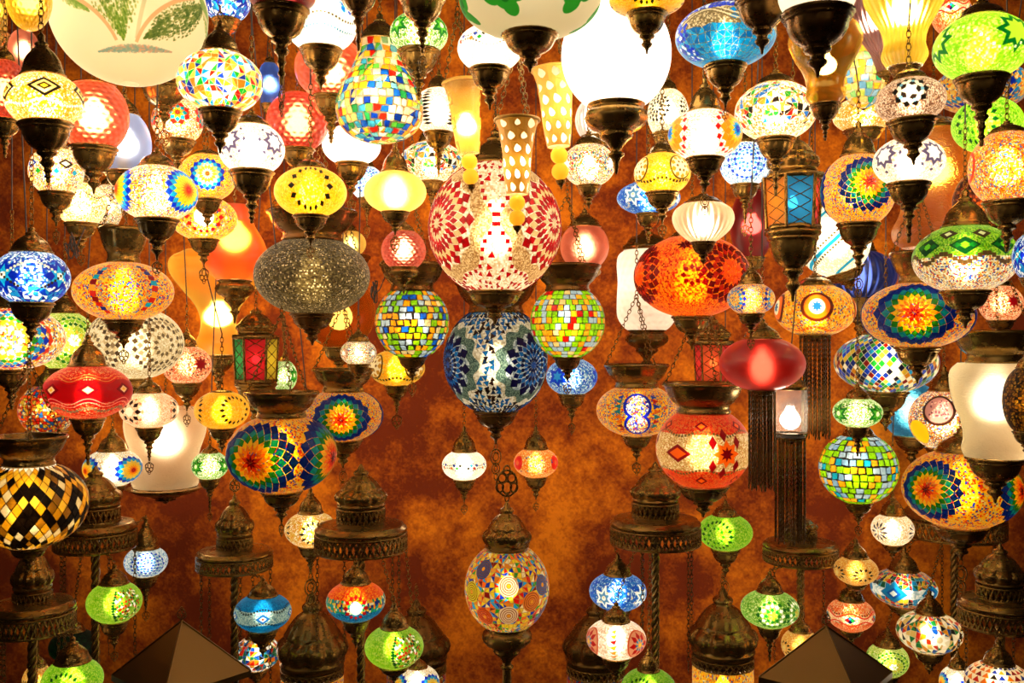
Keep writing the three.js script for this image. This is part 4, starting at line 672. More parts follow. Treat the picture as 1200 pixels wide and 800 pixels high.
// lantern with a pyramid roof on a post
function pyramid(px, apex, eave, halfW, d, label) {
  add(d, [[px, halfW * .8, eave - 20, 1000], [px, halfW * .35, apex, eave]], (dd) => {
    const k = dd / F, y = (p) => EYE + (400 - p) * k, b = V((px - 600) * k, 0, -dd), R = halfW * k * 1.06;
    const g = thing('roofed_lantern', label, 'lantern', b, 'lanterns with pyramid roofs');
    const sheet = new THREE.MeshPhysicalMaterial({ name: 'brown painted sheet metal', color: col(.12, .062, .014), metalness: .85, roughness: .36 });
    const tri = (pts, th) => { const s = []; for (const [A, B, C] of pts) s.push(...A, ...B, ...C); const q = new THREE.BufferGeometry(); q.setAttribute('position', new THREE.Float32BufferAttribute(s, 3)); q.computeVertexNormals(); return q; };
    const rot = o => o, ya = y(apex), ye = y(eave), n = 4;
    for (let i = 0; i < n; i++) {
      const a0 = TAU * i / n + .1, a1 = TAU * (i + 1) / n + .1, A = [R * Math.sin(a0), ye, R * Math.cos(a0)], B = [R * Math.sin(a1), ye, R * Math.cos(a1)], P = [0, ya, 0], A2 = [A[0], ye - .012, A[2]], B2 = [B[0], ye - .012, B[2]];
      mesh('roof_panel', tri([[A, B, P], [A, A2, B2], [A, B2, B]]), sheet, g);
      mesh('hip_rib', rod(V(A[0] * .99, A[1], A[2] * .99), V(0, ya, 0), .0022, 5), sheet, g);
      mesh('post', rod(V(A[0] * .78, ye - .24, A[2] * .78), V(A[0] * .78, ye - .002, A[2] * .78), .005, 6), sheet, g);
      const pane = tri([[[A[0] * .77, ye - .23, A[2] * .77], [B[0] * .77, ye - .23, B[2] * .77], [B[0] * .77, ye - .01, B[2] * .77]], [[A[0] * .77, ye - .23, A[2] * .77], [B[0] * .77, ye - .01, B[2] * .77], [A[0] * .77, ye - .01, A[2] * .77]]]);
      mesh('pane', pane, glassOf('amber_clear'), g);
    }
    const f = mesh('filigree_finial', FILIGREE, brass, g, V(0, ya - .002, 0)); f.rotation.z = PI; f.scale.setScalar(18 * k / 1.6);
    const bt = new THREE.CylinderGeometry(R * .85, R * .85, .02, 4); bt.rotateY(.1); mesh('bottom_plate', bt, sheet, g, V(0, ye - .25, 0));
    mesh('post_stem', new THREE.CylinderGeometry(.014, .018, ye - .26, 12), sheet, g, V(0, (ye - .26) / 2, 0));
    mesh('foot', revolve([[.16, 0], [.16, .012], [.1, .025], [.02, .04], [0, .04]], 32), sheet, g);
  });
}
// six-sided lantern with coloured panes
function hexLantern(cx, paneTop, paneBot, w, domeTop, tip, d, colors, turn, label, o = {}) {
  add(d, [[cx, w / 2 * 1.05, domeTop + (paneTop - domeTop) * .4, paneBot + 6], [cx, w * .3, domeTop, tip]], (dd, self) => {
    const k = dd / F, mid = (paneTop + paneBot) / 2, origin = at(cx, mid, dd), Y = (p) => (mid - p) * k, R = w / 2 * k * 1.02, r2 = R * .9;
    const g = thing('pane_lantern', label, 'lantern', origin, 'six-sided pane lanterns'), y1 = Y(paneTop), y0 = Y(paneBot);
    for (let i = 0; i < 6; i++) {
      const a = TAU * i / 6 + turn, b = a + TAU / 6, A = V(R * Math.sin(a), y1, R * Math.cos(a)), B = V(R * Math.sin(b), y1, R * Math.cos(b)), C = V(r2 * Math.sin(a), y0, r2 * Math.cos(a)), D = V(r2 * Math.sin(b), y0, r2 * Math.cos(b));
      mesh('post', rod(C, A, w * .03 * k, 6), brass, g);
      const q = new THREE.BufferGeometry(), P = (v, f = .97) => [v.x * f, v.y, v.z * f];
      q.setAttribute('position', new THREE.Float32BufferAttribute([...P(C), ...P(D), ...P(B), ...P(C), ...P(B), ...P(A)], 3)); q.computeVertexNormals();
      const c = colors[i % colors.length], key = 'pane' + c.join();
      const pane = mesh('pane', q, glassMade[key] ??= thin(col(...c), .86, { glow: .3 }), g), net = [];
      const at2 = (u, v) => { const l = C.clone().lerp(D, u), m = A.clone().lerp(B, u); return l.lerp(m, v).multiply(V(.985, 1, .985)); };
      for (let v = 0; v < 4; v++) for (const s of [0, 1]) { net.push(rod(at2(s ? .9 : .1, (v + .08) / 4.1), at2(.5, (v + .55) / 4.1), .0011, 4), rod(at2(.5, (v + .5) / 4.1), at2(s ? .1 : .9, (v + 1) / 4.1), .0011, 4)); }
      mesh('fretwork', merge(net), darkBrass, pane);
    }
    const ring = (y, r) => revolve([[r * .9, -.006], [r * 1.06, -.006], [r * 1.1, 0], [r * 1.06, .007], [r * .9, .007]], 6);
    mesh('collar', ring(0, R), brass, g, V(0, y1, 0)); mesh('collar', ring(0, r2), brass, g, V(0, y0, 0));
    const dm = mesh('dome', ONION, brass, g, V(0, y1 + .005, 0)); dm.scale.set(R * .86, (Y(domeTop) - y1) / 2.02, R * .86);
    const cu = mesh('cup', CUP, brass, g, V(0, y0 - .004, 0)); cu.scale.set(r2 * 1.0, (y0 - Y(tip)) / 1.98, r2 * 1.0);
    if (o.e !== 0) lightUp(g, V(0, (y0 + y1) / 2, 0), Math.min(R, .05), o.e ?? 1, .011);
    hangUp(g, V(0, Y(domeTop), 0), origin, self);
  }, { cx });
}
// horn-shaped sconce of pierced sheet with amber balls below
function horn(cx, top, bot, wTop, wBot, d, label, o = {}) {
  const ball = wBot * .34;
  add(d, [[cx, wTop / 2, top, (top + bot) / 2], [cx, wBot / 2 + 3, top, bot], [cx, ball, bot, bot + ball * 4 + 14]], (dd, self) => {
    const k = dd / F, mid = (top + bot) / 2, origin = at(cx, mid, dd), Y = (p) => (mid - p) * k, g = thing('horn_lamp', label, 'lamp', origin, 'gold horn lamps');
    if (o.tilt) g.rotation.z = o.tilt;
    const prof = smooth([[wBot / 2 * k * .9, Y(bot)], [wBot / 2 * k * 1.12, Y(bot - (bot - top) * .25)], [wBot / 2 * k * 1.25, Y(bot - (bot - top) * .55)], [wTop / 2 * k * .84, Y(top + (bot - top) * .14)], [wTop / 2 * k, Y(top)]], 5), S = new Surface(prof);
    const inner = prof.map(([r, y]) => [r * .93, y]);
    mesh('globe', revolve(inner, 28), o.solid ? glassOf('yellow_frost') : glassOf('opal_warm'), g);
    const pos = [], nx = 8, rows = 6; srand(200 + cx);
    for (let j = 0; j < rows; j++) for (let i = 0; i < nx; i++) {
      const a0 = TAU * (i + (j % 2) / 2) / nx - PI, e = TAU / nx, s0 = -S.L / 2 + S.L * j / rows, hh = S.L / rows, N = 16, tw = rr(-.7, .7), f = rr(.22, .4), big = rr(.36, .49);
      if (o.solid && Math.cos(a0 + e / 2 - o.solid) > .2) continue;
      const edge = (t) => { const q = t / N * 4, s = Math.floor(q), u = q - s; return s === 0 ? [u, 0] : s === 1 ? [1, u] : s === 2 ? [1 - u, 1] : [0, 1 - u]; };
      const hole = (t) => { const q = TAU * t / N - TAU * .625, x = f * Math.cos(q), y = big * Math.sin(q) * (1 - .0 * x), xx = x * (1 - .55 * (y / big)); return [.5 + xx * Math.cos(tw) - y * Math.sin(tw) * .5, .5 + xx * Math.sin(tw) * .5 + y * Math.cos(tw)]; };
      for (let t = 0; t < N; t++) { const [A, B, C, D] = [edge(t), edge((t + 1) % N), hole(t + 1), hole(t)].map(([u, v]) => S.at(a0 + u * e, s0 + v * hh)); pos.push(...A, ...B, ...C, ...A, ...C, ...D); }
    }
    const q = new THREE.BufferGeometry(); q.setAttribute('position', new THREE.Float32BufferAttribute(pos, 3)); q.computeVertexNormals();
    const gilt = new THREE.MeshPhysicalMaterial({ name: 'gilded sheet', color: col(.72, .38, .04), metalness: 0, roughness: .6, transmission: .14, thickness: 0, side: THREE.DoubleSide });
    mesh('pierced_sheet', q, gilt, g);
    const rim = new THREE.TorusGeometry(wTop / 2 * k, .0028, 6, 32); rim.rotateX(PI / 2); mesh('rim', rim, gilt, g, V(0, Y(top), 0));
    const amber = glassMade.amberBall ??= thin(col(1, .62, .06), .95, { t: .6, glow: .5 });
    for (let i = 0; i < 2; i++) { const b = mesh('amber_ball', ICO, amber, g, V(0, Y(bot + ball + i * ball * 1.85), 0)); b.scale.setScalar(ball * k); }
    const c = mesh('finial', CUP, brass, g, V(0, Y(bot + ball * 3.85), 0)); c.scale.set(ball * k * .55, ball * k * .6, ball * k * .55);
    lightUp(g, V(0, Y(mid + (bot - top) * .12), 0), wTop / 2 * k, o.e ?? 1.3, .016);
    const from = [0, 1, 2].map((i) => V(wTop / 2 * k * .95 * Math.sin(TAU * i / 3 + .4), Y(top), wTop / 2 * k * .95 * Math.cos(TAU * i / 3 + .4))), hook = V(0, Y(top) + .14, 0);
    for (const f of from) addChain(g, f, hook, brass, 'support_chain');
    hangUp(g, hook, origin, self);
  }, { cx });
}
// ---------------------------------------------------------------- every lamp: pixel of the globe's middle, its width and height in pixels, a first distance in metres
// upper left
G('yellow_pimple', 34, 0, 50, 72, 1.62, 'bright yellow dimpled glass lamp beside the big opal globe with painted leaves', { cup: 0, cap: [22, -60] });
G('yellow_pimple', -8, 8, 30, 60, 1.75, 'yellow dimpled glass lamp cut by the corner, over a dark brass cup', { cup: [34, 72], orn: 0 });
M('leaf_paint', 152, 18, 176, 160, 1.62, 'large opal glass globe painted with green leaves and pale orange stems', { cup: 0, cap: [60, -110], e: .16, rough: .97, plain: 1 });
M('gold_diamond', 52, 117, 86, 54, 1.5, 'golden beaded mosaic lamp with black diamond outlines under a tall brass cap', { cap: [48, 36], cup: [58, 215], orn: 14, e: 1.62, tilt: .05 });
G('red_comb', 6, 106, 52, 68, 1.72, 'deep red dimpled glass lamp half hidden behind the golden black-diamond lamp', { cup: [34, 185], orn: 0, e: 1.88 });
G('pink_crackle', 28, 58, 34, 44, 2.0, 'small pink crackled glass lamp above the deep red dimpled lamp', { cup: 0, e: 1.62 });
G('red_comb_pale', 110, 136, 78, 72, 1.72, 'coral red honeycomb glass globe under the opal leaf globe', { cap: [50, 94], disc: 1, cup: [52, 230], e: 2.00, orn: 0 });
G('blue_clear', 146, 168, 60, 66, 1.95, 'smooth pale blue clear glass globe beside the coral honeycomb globe', { cap: [34, 108], cup: [44, 240], e: 1.88 });
M('tri_warm', 192, 66, 90, 62, 1.85, 'mosaic lamp of orange and blue chips tucked behind the opal leaf globe', { cup: [52, 150], e: 1.75, orn: 26 });
M('tri_multi', 258, 96, 98, 66, 1.6, 'white mosaic lamp scattered with orange, blue and green chips under a bell cap', { cap: [44, 22], cup: [48, 182], e: 2.00, orn: 0 });
M('blue_star', 265, 0, 56, 46, 1.95, 'blue and white mosaic lamp at the top between opal leaf globe and dark red lamp', { cup: [32, 55], e: 1.62, orn: 0 });
M('star_teal', 208, 141, 58, 46, 2.05, 'small mosaic lamp with teal and red stars behind the orange-blue chip lamp', { cup: [40, 200], e: 1.75, orn: 0 });
M('speck_white', 295, 174, 76, 52, 1.78, 'white speckled mosaic lamp with a lilac grey star, left of the red honeycomb globe', { cap: [44, 128], cup: [50, 262], e: 1.88, orn: 0 });
M('bead_flower_blue', 243, 208, 66, 50, 2.05, 'small beaded lamp with a yellow flower edged in blue and white', { cup: [32, 268], cap: [36, 172], e: 1.75, orn: 0 });
M('white_diamond', 66, 200, 60, 50, 1.95, 'white mosaic lamp with a row of black and blue diamonds beneath the golden lamp', { cup: [38, 268], cap: [30, 160], e: 1.88, orn: 20 });
M('bead_white', 95, 238, 58, 46, 2.15, 'cream beaded lamp with black dots between the blue glass globe and orange mosaics', { cup: [36, 296], e: 1.88 });
M('bead_pepper', 126, 240, 34, 46, 2.35, 'narrow peppered bead lamp squeezed behind the cream beaded lamp', { cup: [24, 290], e: 1.62, orn: 0 });
M('bead_flower', 184, 226, 92, 60, 1.8, 'bright beaded lamp with red, yellow and blue sunburst flowers at its sides', { cap: [42, 172], cup: [48, 305], e: 2.12, orn: 20 });
M('red_dots', 239, 256, 76, 48, 2.25, 'beaded yellow lamp with arcs of red diamonds above the orange glass lamp', { cup: [34, 312], e: 1.75, orn: 22 });
G('orange_clear', 275, 286, 76, 86, 2.35, 'orange glass lamp with bulging body set on a dark turned cup', { vase: [[17, 240], [20, 252], [22, 262], [34, 284], [38, 302], [33, 316], [20, 328]], bulbY: 282, cup: [44, 380], pear: 1, cap: 0, e: 1.3, orn: 0 });
G('yellow_clear', 256, 355, 112, 120, 2.6, 'tall yellow glass vase lamp, wide at the lip and narrow at the waist', { vase: [[38, 294], [54, 304], [55, 318], [42, 338], [26, 358], [20, 376], [22, 392], [26, 402], [24, 415]], bulbY: 370, cup: [38, 462], cap: 0, e: 1.0, orn: 0 });
M('blue_star', 37, 325, 84, 58, 1.85, 'blue and white mosaic lamp with bright cyan stars under a brass bell cap', { cap: [46, 264], cup: [48, 400], e: 1.3, orn: 0 });
M('bead_curve', 145, 341, 112, 66, 2.05, 'multicoloured beaded lamp with two curved bands of red and blue chips', { bowl: [54, 268], cable: [84, 272, 34], cup: [46, 408], e: .9, orn: 20 });
M('silver_rosette', 158, 403, 110, 80, 2.45, 'large cream crackled globe with silver diamond rosettes behind the beaded curve lamp', { cup: [36, 472], e: .55, orn: 0 });
M('ring_flower', 14, 397, 116, 70, 2.2, 'beaded lamp with concentric rings of yellow, green and blue petals', { cup: [40, 480], e: 1.3, orn: 0 });
M('green_flower', 76, 399, 70, 64, 2.5, 'lime green mosaic lamp with a round petal rosette behind the ringed flower lamp', { cup: [36, 482], e: .9, orn: 0 });
M('red_wave', 103, 459, 98, 60, 2.2, 'red mosaic lamp with wavy stripes and a row of diamonds', { cup: [38, 545], e: .85, orn: 0 });
M('patch_dark', 55, 478, 62, 52, 2.55, 'dark mosaic lamp of orange and red patches behind the red wavy lamp', { cup: [44, 540], e: .8, orn: 0 });
T('harlequin:plain', 34, 592, 128, 94, 1.95, 'large globe of black, ochre and cream diamond tiles over a ring stand', { bowl: [82, 511], cup: [42, 668], e: .75, orn: 0 });
M('peach_star', 175, 480, 66, 40, 2.3, 'peach beaded lamp with a dark star in front of the frosted white vase lamp', { cap: [30, 440], cup: [30, 540], e: 1.0 });
G('frost', 194, 525, 92, 90, 2.6, 'frosted cream vase lamp with faint etched stars standing on a brass plate', { vase: [[40, 478], [46, 492], [45, 508], [38, 530], [35, 548], [38, 562], [36, 569]], bulbY: 515, cup: [84, 590], cap: 0, e: .8, orn: 0 });
M('red_star', 219, 427, 56, 42, 2.45, 'peach mosaic lamp with dark red stars left of the yellow vase lamp', { cup: [32, 484], e: 1.0 });
M('gold_ring_side', 260, 480, 63, 42, 2.38, 'golden beaded lamp with a ring of black diamonds under the yellow vase lamp', { cup: [30, 530], e: .9, orn: 0, cap: [26, 455] });
M('flower_side', 132, 548, 66, 40, 2.5, 'small beaded lamp with a yellow red-centred flower beside the frosted vase lamp', { cap: [34, 500], e: .95, cup: [30, 590] });
M('green_star', 246, 545, 42, 30, 2.42, 'small green and white lamp with a leaf star hanging beside the frosted vase', { cap: [20, 520], cup: [24, 600], e: .9, orn: 12 });
hexLantern(300, 395, 447, 50, 360, 500, 2.42, [[.65, .01, .015], [.7, .5, .02], [.02, .3, .06]], -.3, 'small six-sided lantern with red, yellow and green panes', { e: .8 });
M('green_star', 333, 440, 30, 34, 2.85, 'tiny green mosaic lamp between the red lantern and the large rainbow-flower globe', { cup: [16, 475], e: .7, orn: 0 });
T('rainbow_pair:bead_warm', 330, 532, 126, 86, 2.2, 'large beaded globe with two deep rainbow petal flowers, hung under a brass bowl', { bowl: [84, 459], cup: [46, 612], e: .62, orn: 18 });
T('rainbow_front:bead_mix', 402, 487, 92, 56, 2.42, 'beaded oblate lamp with one rainbow petal flower, beside the larger rainbow globe', { bowl: [70, 432], cup: [44, 548], e: .7, orn: 24, trellis: 1 });
M('crackle_smoke', 366, 325, 134, 84, 2.1, 'big smoky silver crackled glass globe under a dark saucer bowl', { bowl: [102, 248], cup: [50, 405], e: .42, rough: .7, bump: 1, orn: 0, dark: 1 });
G('amber_clear', 398, 368, 84, 76, 2.65, 'clear amber glass globe half hidden behind the smoky crackled globe', { cup: [38, 440], bowl: [70, 300], e: .15, orn: 0 });
G('yellow_frost', 411, 286, 36, 30, 2.8, 'small bright yellow glass dome behind the smoky crackled globe', { cup: 0, e: .5, cap: [16, 258] });
M('gold_ring', 364, 225, 84, 54, 1.9, 'golden beaded lamp with a ring of black diamonds above the smoky globe', { cup: [40, 288], cap: [36, 180], e: 1.50 });
G('yellow_frost', 463, 225, 73, 46, 2.0, 'pale yellow frosted glass lamp with a brass bell cap', { cap: [32, 165], cup: [33, 275], e: 1.88, orn: 24 });
G('pink_dimple', 473, 292, 52, 42, 2.3, 'small pink dimpled glass lamp below the pale yellow frosted lamp', { cap: [26, 256], cup: [36, 345], e: 1.2, pear: 1, orn: 0 });
T('lime:plain', 483, 380, 85, 76, 2.3, 'round globe of jumbled lime, amber and grey-blue tiles in dark grout', { bowl: [74, 309], cable: [437, 326, 34], cup: [33, 446], e: .85, orn: 20, dark: 1 });
M('bead_pepper', 420, 413, 42, 26, 2.25, 'tiny pale speckled lamp beside the lime tile globe', { cap: [26, 384], cup: [26, 452], e: 1.1, orn: 0 });
M('gold_rosette', 465, 431, 66, 40, 2.55, 'cream and black mosaic lamp peeping out under the lime tile globe', { cup: [28, 484], e: 1.0, orn: 20 });
// middle
T('ruby:bead_cream', 580, 267, 154, 147, 2.25, 'largest round globe, cream glass with ruby red diamond rosettes, in the middle of the display', { cup: [64, 380], e: 0.94, orn: 0, cap: [60, 150], bulbR: 1.2 });
T('sapphire:bead_ice', 581, 424, 121, 114, 2.42, 'round globe of white and blue chips with dark sapphire rosettes under the ruby globe', { bowl: [94, 330], cup: [50, 520], e: .5, orn: 34, trellis: 1, dark: 1 });
T('lime_neat:plain', 665, 380, 86, 76, 2.3, 'round globe of lime, amber and grey tiles set in neat rows', { bowl: [76, 311], cup: [32, 448], e: .85, orn: 16, dark: 1 });
M('blue_speck', 670, 441, 60, 40, 2.55, 'blue and white speckled lamp hanging just below the neat lime tile globe', { cup: [32, 494], e: 1.0, orn: 16 });
M('white_wave', 544, 545, 52, 32, 2.7, 'small white lamp with coloured diamonds between wavy lines, hanging alone before the wall', { cap: [29, 498], cup: [26, 590], e: 1.1, orn: 14 });
M('orange_dots', 628, 542, 52, 32, 2.7, 'small orange lamp with a red round spot, hanging alone before the wall', { cap: [28, 498], cup: [26, 588], e: 1.1, orn: 12 });
G('pink_crackle', 685, 289, 57, 46, 2.3, 'rosy pink crackled glass globe to the right of the ruby globe', { cap: [38, 244], cup: [38, 350], pear: 1, e: 1.2, orn: 0 });
M('bead_pepper', 690, 194, 62, 46, 2.1, 'peppered bead lamp with an orange side flower above the rosy crackled globe', { cup: [28, 245], cap: [34, 152], e: 1.75, orn: 0 });
horn(546, 97, 180, 48, 28, 1.85, 'gold horn lamp with a smooth amber face and two amber balls', { solid: .35, e: 1.5, tilt: .08 });
horn(606, 141, 228, 52, 28, 1.7, 'gold pierced horn lamp hanging directly before the ruby globe', { e: 1.3 });
horn(652, 82, 172, 52, 30, 1.85, 'dark gold pierced horn lamp beside the white opal globe', { e: 1.3, tilt: .06 });
G('white_rib', 697, 138, 46, 44, 2.1, 'clear ribbed glass lamp behind the white opal globe', { cup: [36, 210], pear: 1, e: 1.25, orn: 0 });
G('opal', 722, 63, 128, 120, 1.75, 'big plain white opal glass globe on a dark gadrooned cup', { cup: [74, 205], pear: 1, e: 1.38, orn: 0, cap: [60, -20] });
M('vine_paint', 621, 0, 166, 80, 1.5, 'opal bowl lamp painted with green vine leaves at the top', { cup: [64, 85], e: .13, rough: .97, plain: 1, cap: [60, -80], orn: 0 });
M('white_wave', 574, 56, 76, 48, 1.65, 'white mosaic lamp with a band of dark and blue squares under the painted vine lamp', { cup: [46, 130], e: 1.7, orn: 0 });
M('gold_ring', 758, 0, 88, 30, 1.58, 'golden beaded lamp cut off above the white opal globe', { cup: [46, 64], e: 1.62, orn: 0 });
M('green_star', 491, 38, 68, 42, 1.85, 'green mosaic lamp with leaf stars behind two brass cups', { cup: [48, 118], cap: [30, 6], e: 1.75, orn: 0 });
M('orange_wave', 495, -26, 90, 46, 1.55, 'orange lamp cut off at the top, only its brass cup showing', { cup: [52, 62], e: 1.25, orn: 26, trellis: 1 });
T('confetti:plain', 445, 108, 100, 118, 1.85, 'teardrop globe of multicoloured glass chips with a bare rounded bottom', { vase: [[24, 50], [26, 66], [34, 86], [46, 108], [50, 126], [46, 146], [34, 158], [16, 165], [3, 167]], bulbY: 120, cup: 0, cap: [46, 14], e: 1.00 });
G('red_comb_pale', 388, 80, 84, 66, 1.85, 'coral dimpled glass globe behind the white and blue chip lamp', { cup: [44, 168], e: 1.88, orn: 0 });
M('white_blue_band', 376, 28, 84, 58, 1.62, 'white mosaic lamp with patches of blue squares at its shoulder', { cup: [48, 106], e: 2.00, orn: 0 });
G('ruby_deep', 330, -10, 80, 40, 1.5, 'dark red glass lamp cut off at the top over a wide brass bowl', { cup: [62, 100], e: 0.62, orn: 30, trellis: 1 });
M('orange_blue', 420, -30, 80, 40, 1.6, 'orange and blue lamp cut off at the top, its dark stem and cup showing', { cup: [44, 60], e: 0.75, orn: 0, dark: 1 });
G('red_comb', 349, 142, 72, 64, 1.9, 'bright red dimpled glass globe below the dark red lamp', { cap: [30, 106], cup: [38, 225], e: 1.88, orn: 0 });
G('blue_deep', 316, 98, 30, 48, 2.05, 'small deep blue crackled glass lamp left of the red dimpled globe', { cup: [20, 150], e: 1.38, orn: 0 });
G('opal', 412, 170, 68, 42, 2.05, 'white opal lamp beneath the confetti teardrop globe', { cup: [38, 232], e: 2.12, orn: 18 });
M('bead_white_multi', 506, 190, 74, 44, 2.25, 'white bead lamp with colour chips between pale yellow lamp and ruby globe', { cup: [26, 245], e: 1.75, orn: 0 });
M('stripe_black', 514, 130, 62, 50, 2.0, 'white mosaic lamp with stacks of thin black lozenges beside the confetti globe', { cup: [34, 205], e: 1.25, orn: 0 });
M('blue_bloom', 430, 214, 40, 36, 2.5, 'small blue bead lamp behind the pale yellow frosted lamp', { cup: [22, 262], e: 1.62, orn: 18 });
M('gold_rosette', 776, 203, 66, 44, 2.0, 'golden lamp with cream rosettes outlined in black', { cup: [38, 262], cap: [32, 158], e: 1.75, orn: 18 });
M('blue_star_small', 760, 232, 74, 36, 2.3, 'bright blue mosaic lamp peeping from behind the golden rosette lamp', { cup: [30, 285], e: 1.50, orn: 0 });
M('silver_black', 783, 131, 48, 50, 2.0, 'silver mosaic lamp with black petal rosettes beside the white opal globe', { cup: [38, 200], e: 1.50, orn: 0 });
G('white_cut', 758, 340, 70, 94, 2.5, 'frosted white cut glass jar lamp beside the orange ember globe', { vase: [[26, 293], [33, 299], [35, 308], [34, 330], [35, 352], [34, 372], [26, 384], [20, 388]], bulbY: 335, cap: [56, 268], disc: 1, cup: [50, 440], pear: 1, e: .35, orn: 0, dark: 1 });
T('ember:orange_rosette', 811, 324, 134, 92, 2.3, 'large orange ember globe of fine beads with dark red diamond rosettes', { cup: [46, 410], e: .62, orn: 0, cap: [52, 262] });
G('cream_rib', 824, 261, 72, 44, 2.05, 'cream ribbed teardrop glass lamp tapering to a dark spike', { vase: [[24, 239], [33, 246], [36, 256], [32, 268], [22, 278], [12, 285]], bulbY: 262, cap: [44, 226], disc: 1, cup: [28, 312], e: 1.50, orn: 0, dark: 1 });
G('ruby_deep', 881, 262, 50, 78, 2.6, 'tall wine red glass lamp behind the ember globe', { cup: [30, 345], e: 1.12, orn: 0 });
M('blue_bloom', 873, 192, 58, 48, 2.15, 'blue and white mosaic lamp with ringed petals beside the six-sided pane lantern', { cup: [32, 262], e: 1.62, orn: 16 });
M('bead_blue_gold', 880, 350, 55, 34, 2.1, 'small yellow lamp with blue and red star chips at the ember globe', { cap: [28, 306], cup: [30, 395], e: 1.1, orn: 16 });
M('blue_eight', 746, 482, 94, 56, 2.4, 'beaded lamp with a blue figure of eight ring, under a saucer hung on chains', { bowl: [74, 427], cup: [34, 540], e: .7, orn: 18 });
M('red_lozenge', 824, 526, 110, 84, 2.3, 'cream and red beaded globe with orange lozenges', { bowl: [92, 449], cup: [58, 606], e: .72, orn: 0 });
G('ruby_clear', 893, 427, 99, 60, 2.15, 'clear ruby red oblate glass lamp with a visible bulb and a long bead fringe', { cap: [44, 372], cup: [32, 470], tassel: [30, 574], e: .9, orn: 0, bulbR: .8 });
hexLantern(836, 402, 449, 44, 372, 490, 2.62, [[.62, .015, .01], [.75, .1, .02]], .2, 'small lantern with red panes behind the ruby oblate lamp', { e: .7 });
G('clear', 926, 484, 38, 56, 2.35, 'clear glass cylinder lamp with a bare glowing bulb above a bead fringe', { vase: [[19, 456], [19.5, 470], [19.5, 490], [19, 505], [17, 512]], bulbY: 492, cap: [40, 436], disc: 1, cup: [36, 522], tassel: [34, 637], e: 1.1, orn: 0, bulbR: 1.6 });
M('bead_circles', 955, 364, 92, 58, 2.35, 'yellow beaded lamp with orange ringed circles above a bead fringe', { cup: [36, 402], tassel: [34, 514], e: .95, orn: 0, cap: [44, 318] });
// right
M('white_stripe_cyan', 976, 280, 84, 78, 2.5, 'white lamp with slanting cyan stripes and silver dots behind the pane lantern', { cup: [46, 345], e: 1.0, orn: 0, tilt: .35 });
G('navy_rib', 1007, 322, 84, 54, 2.62, 'navy blue ribbed glass lamp below the rainbow flower lamp', { cup: [44, 400], e: .5, orn: 0 });
hexLantern(929, 208, 268, 66, 152, 352, 2.0, [[.02, .32, .75], [.6, .015, .01], [.85, .26, .01]], -.52, 'six-sided brass lantern with blue, red and orange panes', { e: 1.0 });
T('rainbow_left:bead_mix', 1006, 222, 84, 78, 1.95, 'beaded globe with a rainbow petal flower beside the six-sided brass lantern', { cup: [48, 322], e: 1.19, orn: 26, trellis: 1, cap: [40, 140] });
T('rainbow_front:bead_mix', 1075, 369, 124, 74, 2.05, 'wide beaded lamp with a large rainbow petal flower facing the room', { bowl: [60, 296], cup: [50, 450], e: .7, orn: 0 });
M('diamond_radial', 1038, 425, 116, 66, 2.3, 'oblate mosaic lamp of blue, green and white diamonds under the wide rainbow lamp', { cup: [50, 505], e: .95, orn: 0 });
M('green_zigzag', 1131, 303, 116, 74, 2.0, 'green and white beaded globe with rows of dark green diamonds', { cup: [54, 385], e: 1.0, orn: 0 });
G('amber_deep', 1094, 222, 92, 134, 2.3, 'large amber glass vase lamp with a flared foot', { vase: [[40, 156], [44, 170], [43, 190], [38, 212], [34, 232], [38, 252], [46, 270], [44, 282], [34, 290]], bulbY: 200, cap: [66, 132], cup: 0, e: 1.12, disc: 1 });
M('speck_white', 1065, 189, 80, 50, 1.8, 'white speckled lamp with a grey star in front of the amber vase', { cap: [40, 158], cup: [48, 285], e: 1.62, orn: 0 });
M('brown_star', 1067, 117, 78, 46, 1.68, 'brown speckled lamp with black and white star petals', { cap: [40, 74], cup: [54, 194], e: 1.12, orn: 0, tilt: .05 });
M('amber_crackle', 1152, 234, 66, 66, 2.2, 'dark amber chip globe between green zigzag and orange bead lamps', { cup: [44, 315], e: 0.62, orn: 0 });
M('bead_orange', 1180, 196, 84, 78, 1.9, 'orange beaded lamp with blue specks against the side', { cup: [52, 295], e: 1.38, orn: 0, cap: [42, 140] });
M('green_big_star', 1150, 56, 106, 68, 1.6, 'lime green oblate lamp with large dark green stars', { cap: [54, -4], cup: [58, 172], e: 1.50, orn: 0 });
M('green_ring', 1157, 147, 78, 60, 2.1, 'bright green lamp dotted with dark diamonds behind the lime star lamp', { cup: [30, 215], e: 1.50, orn: 0 });
M('bead_blue_gold', 1150, 104, 104, 52, 2.35, 'golden bead lamp with blue square rosettes behind the lime star lamp', { cup: [40, 165], e: 1.62, orn: 0 });
G('citrine', 1060, 26, 92, 104, 1.75, 'glowing citrine yellow glass vase lamp on a small dark cup', { vase: [[30, -34], [44, -20], [46, -4], [36, 18], [26, 36], [23, 52], [26, 66], [20, 78]], bulbY: 12, cup: [34, 108], cap: 0, e: 2.12, orn: 0, dark: 1 });
G('mauve_rib', 1028, 38, 54, 92, 1.95, 'mauve ribbed glass lamp leaning behind the citrine vase lamp', { vase: [[14, -12], [24, 4], [26, 20], [20, 42], [12, 62], [9, 84]], bulbY: 24, cup: [20, 100], cap: 0, e: 1.50, orn: 0, tilt: .2 });
M('orange_wave', 1115, 16, 44, 44, 2.0, 'small orange red bead lamp between citrine vase and lime star lamp', { cup: [24, 62], e: 1.25, orn: 0 });
G('opal_warm', 958, -14, 90, 56, 1.42, 'opal lamp cut off at the top over a big dark cup', { cup: [80, 92], e: 0.62, orn: 0, dark: 1 });
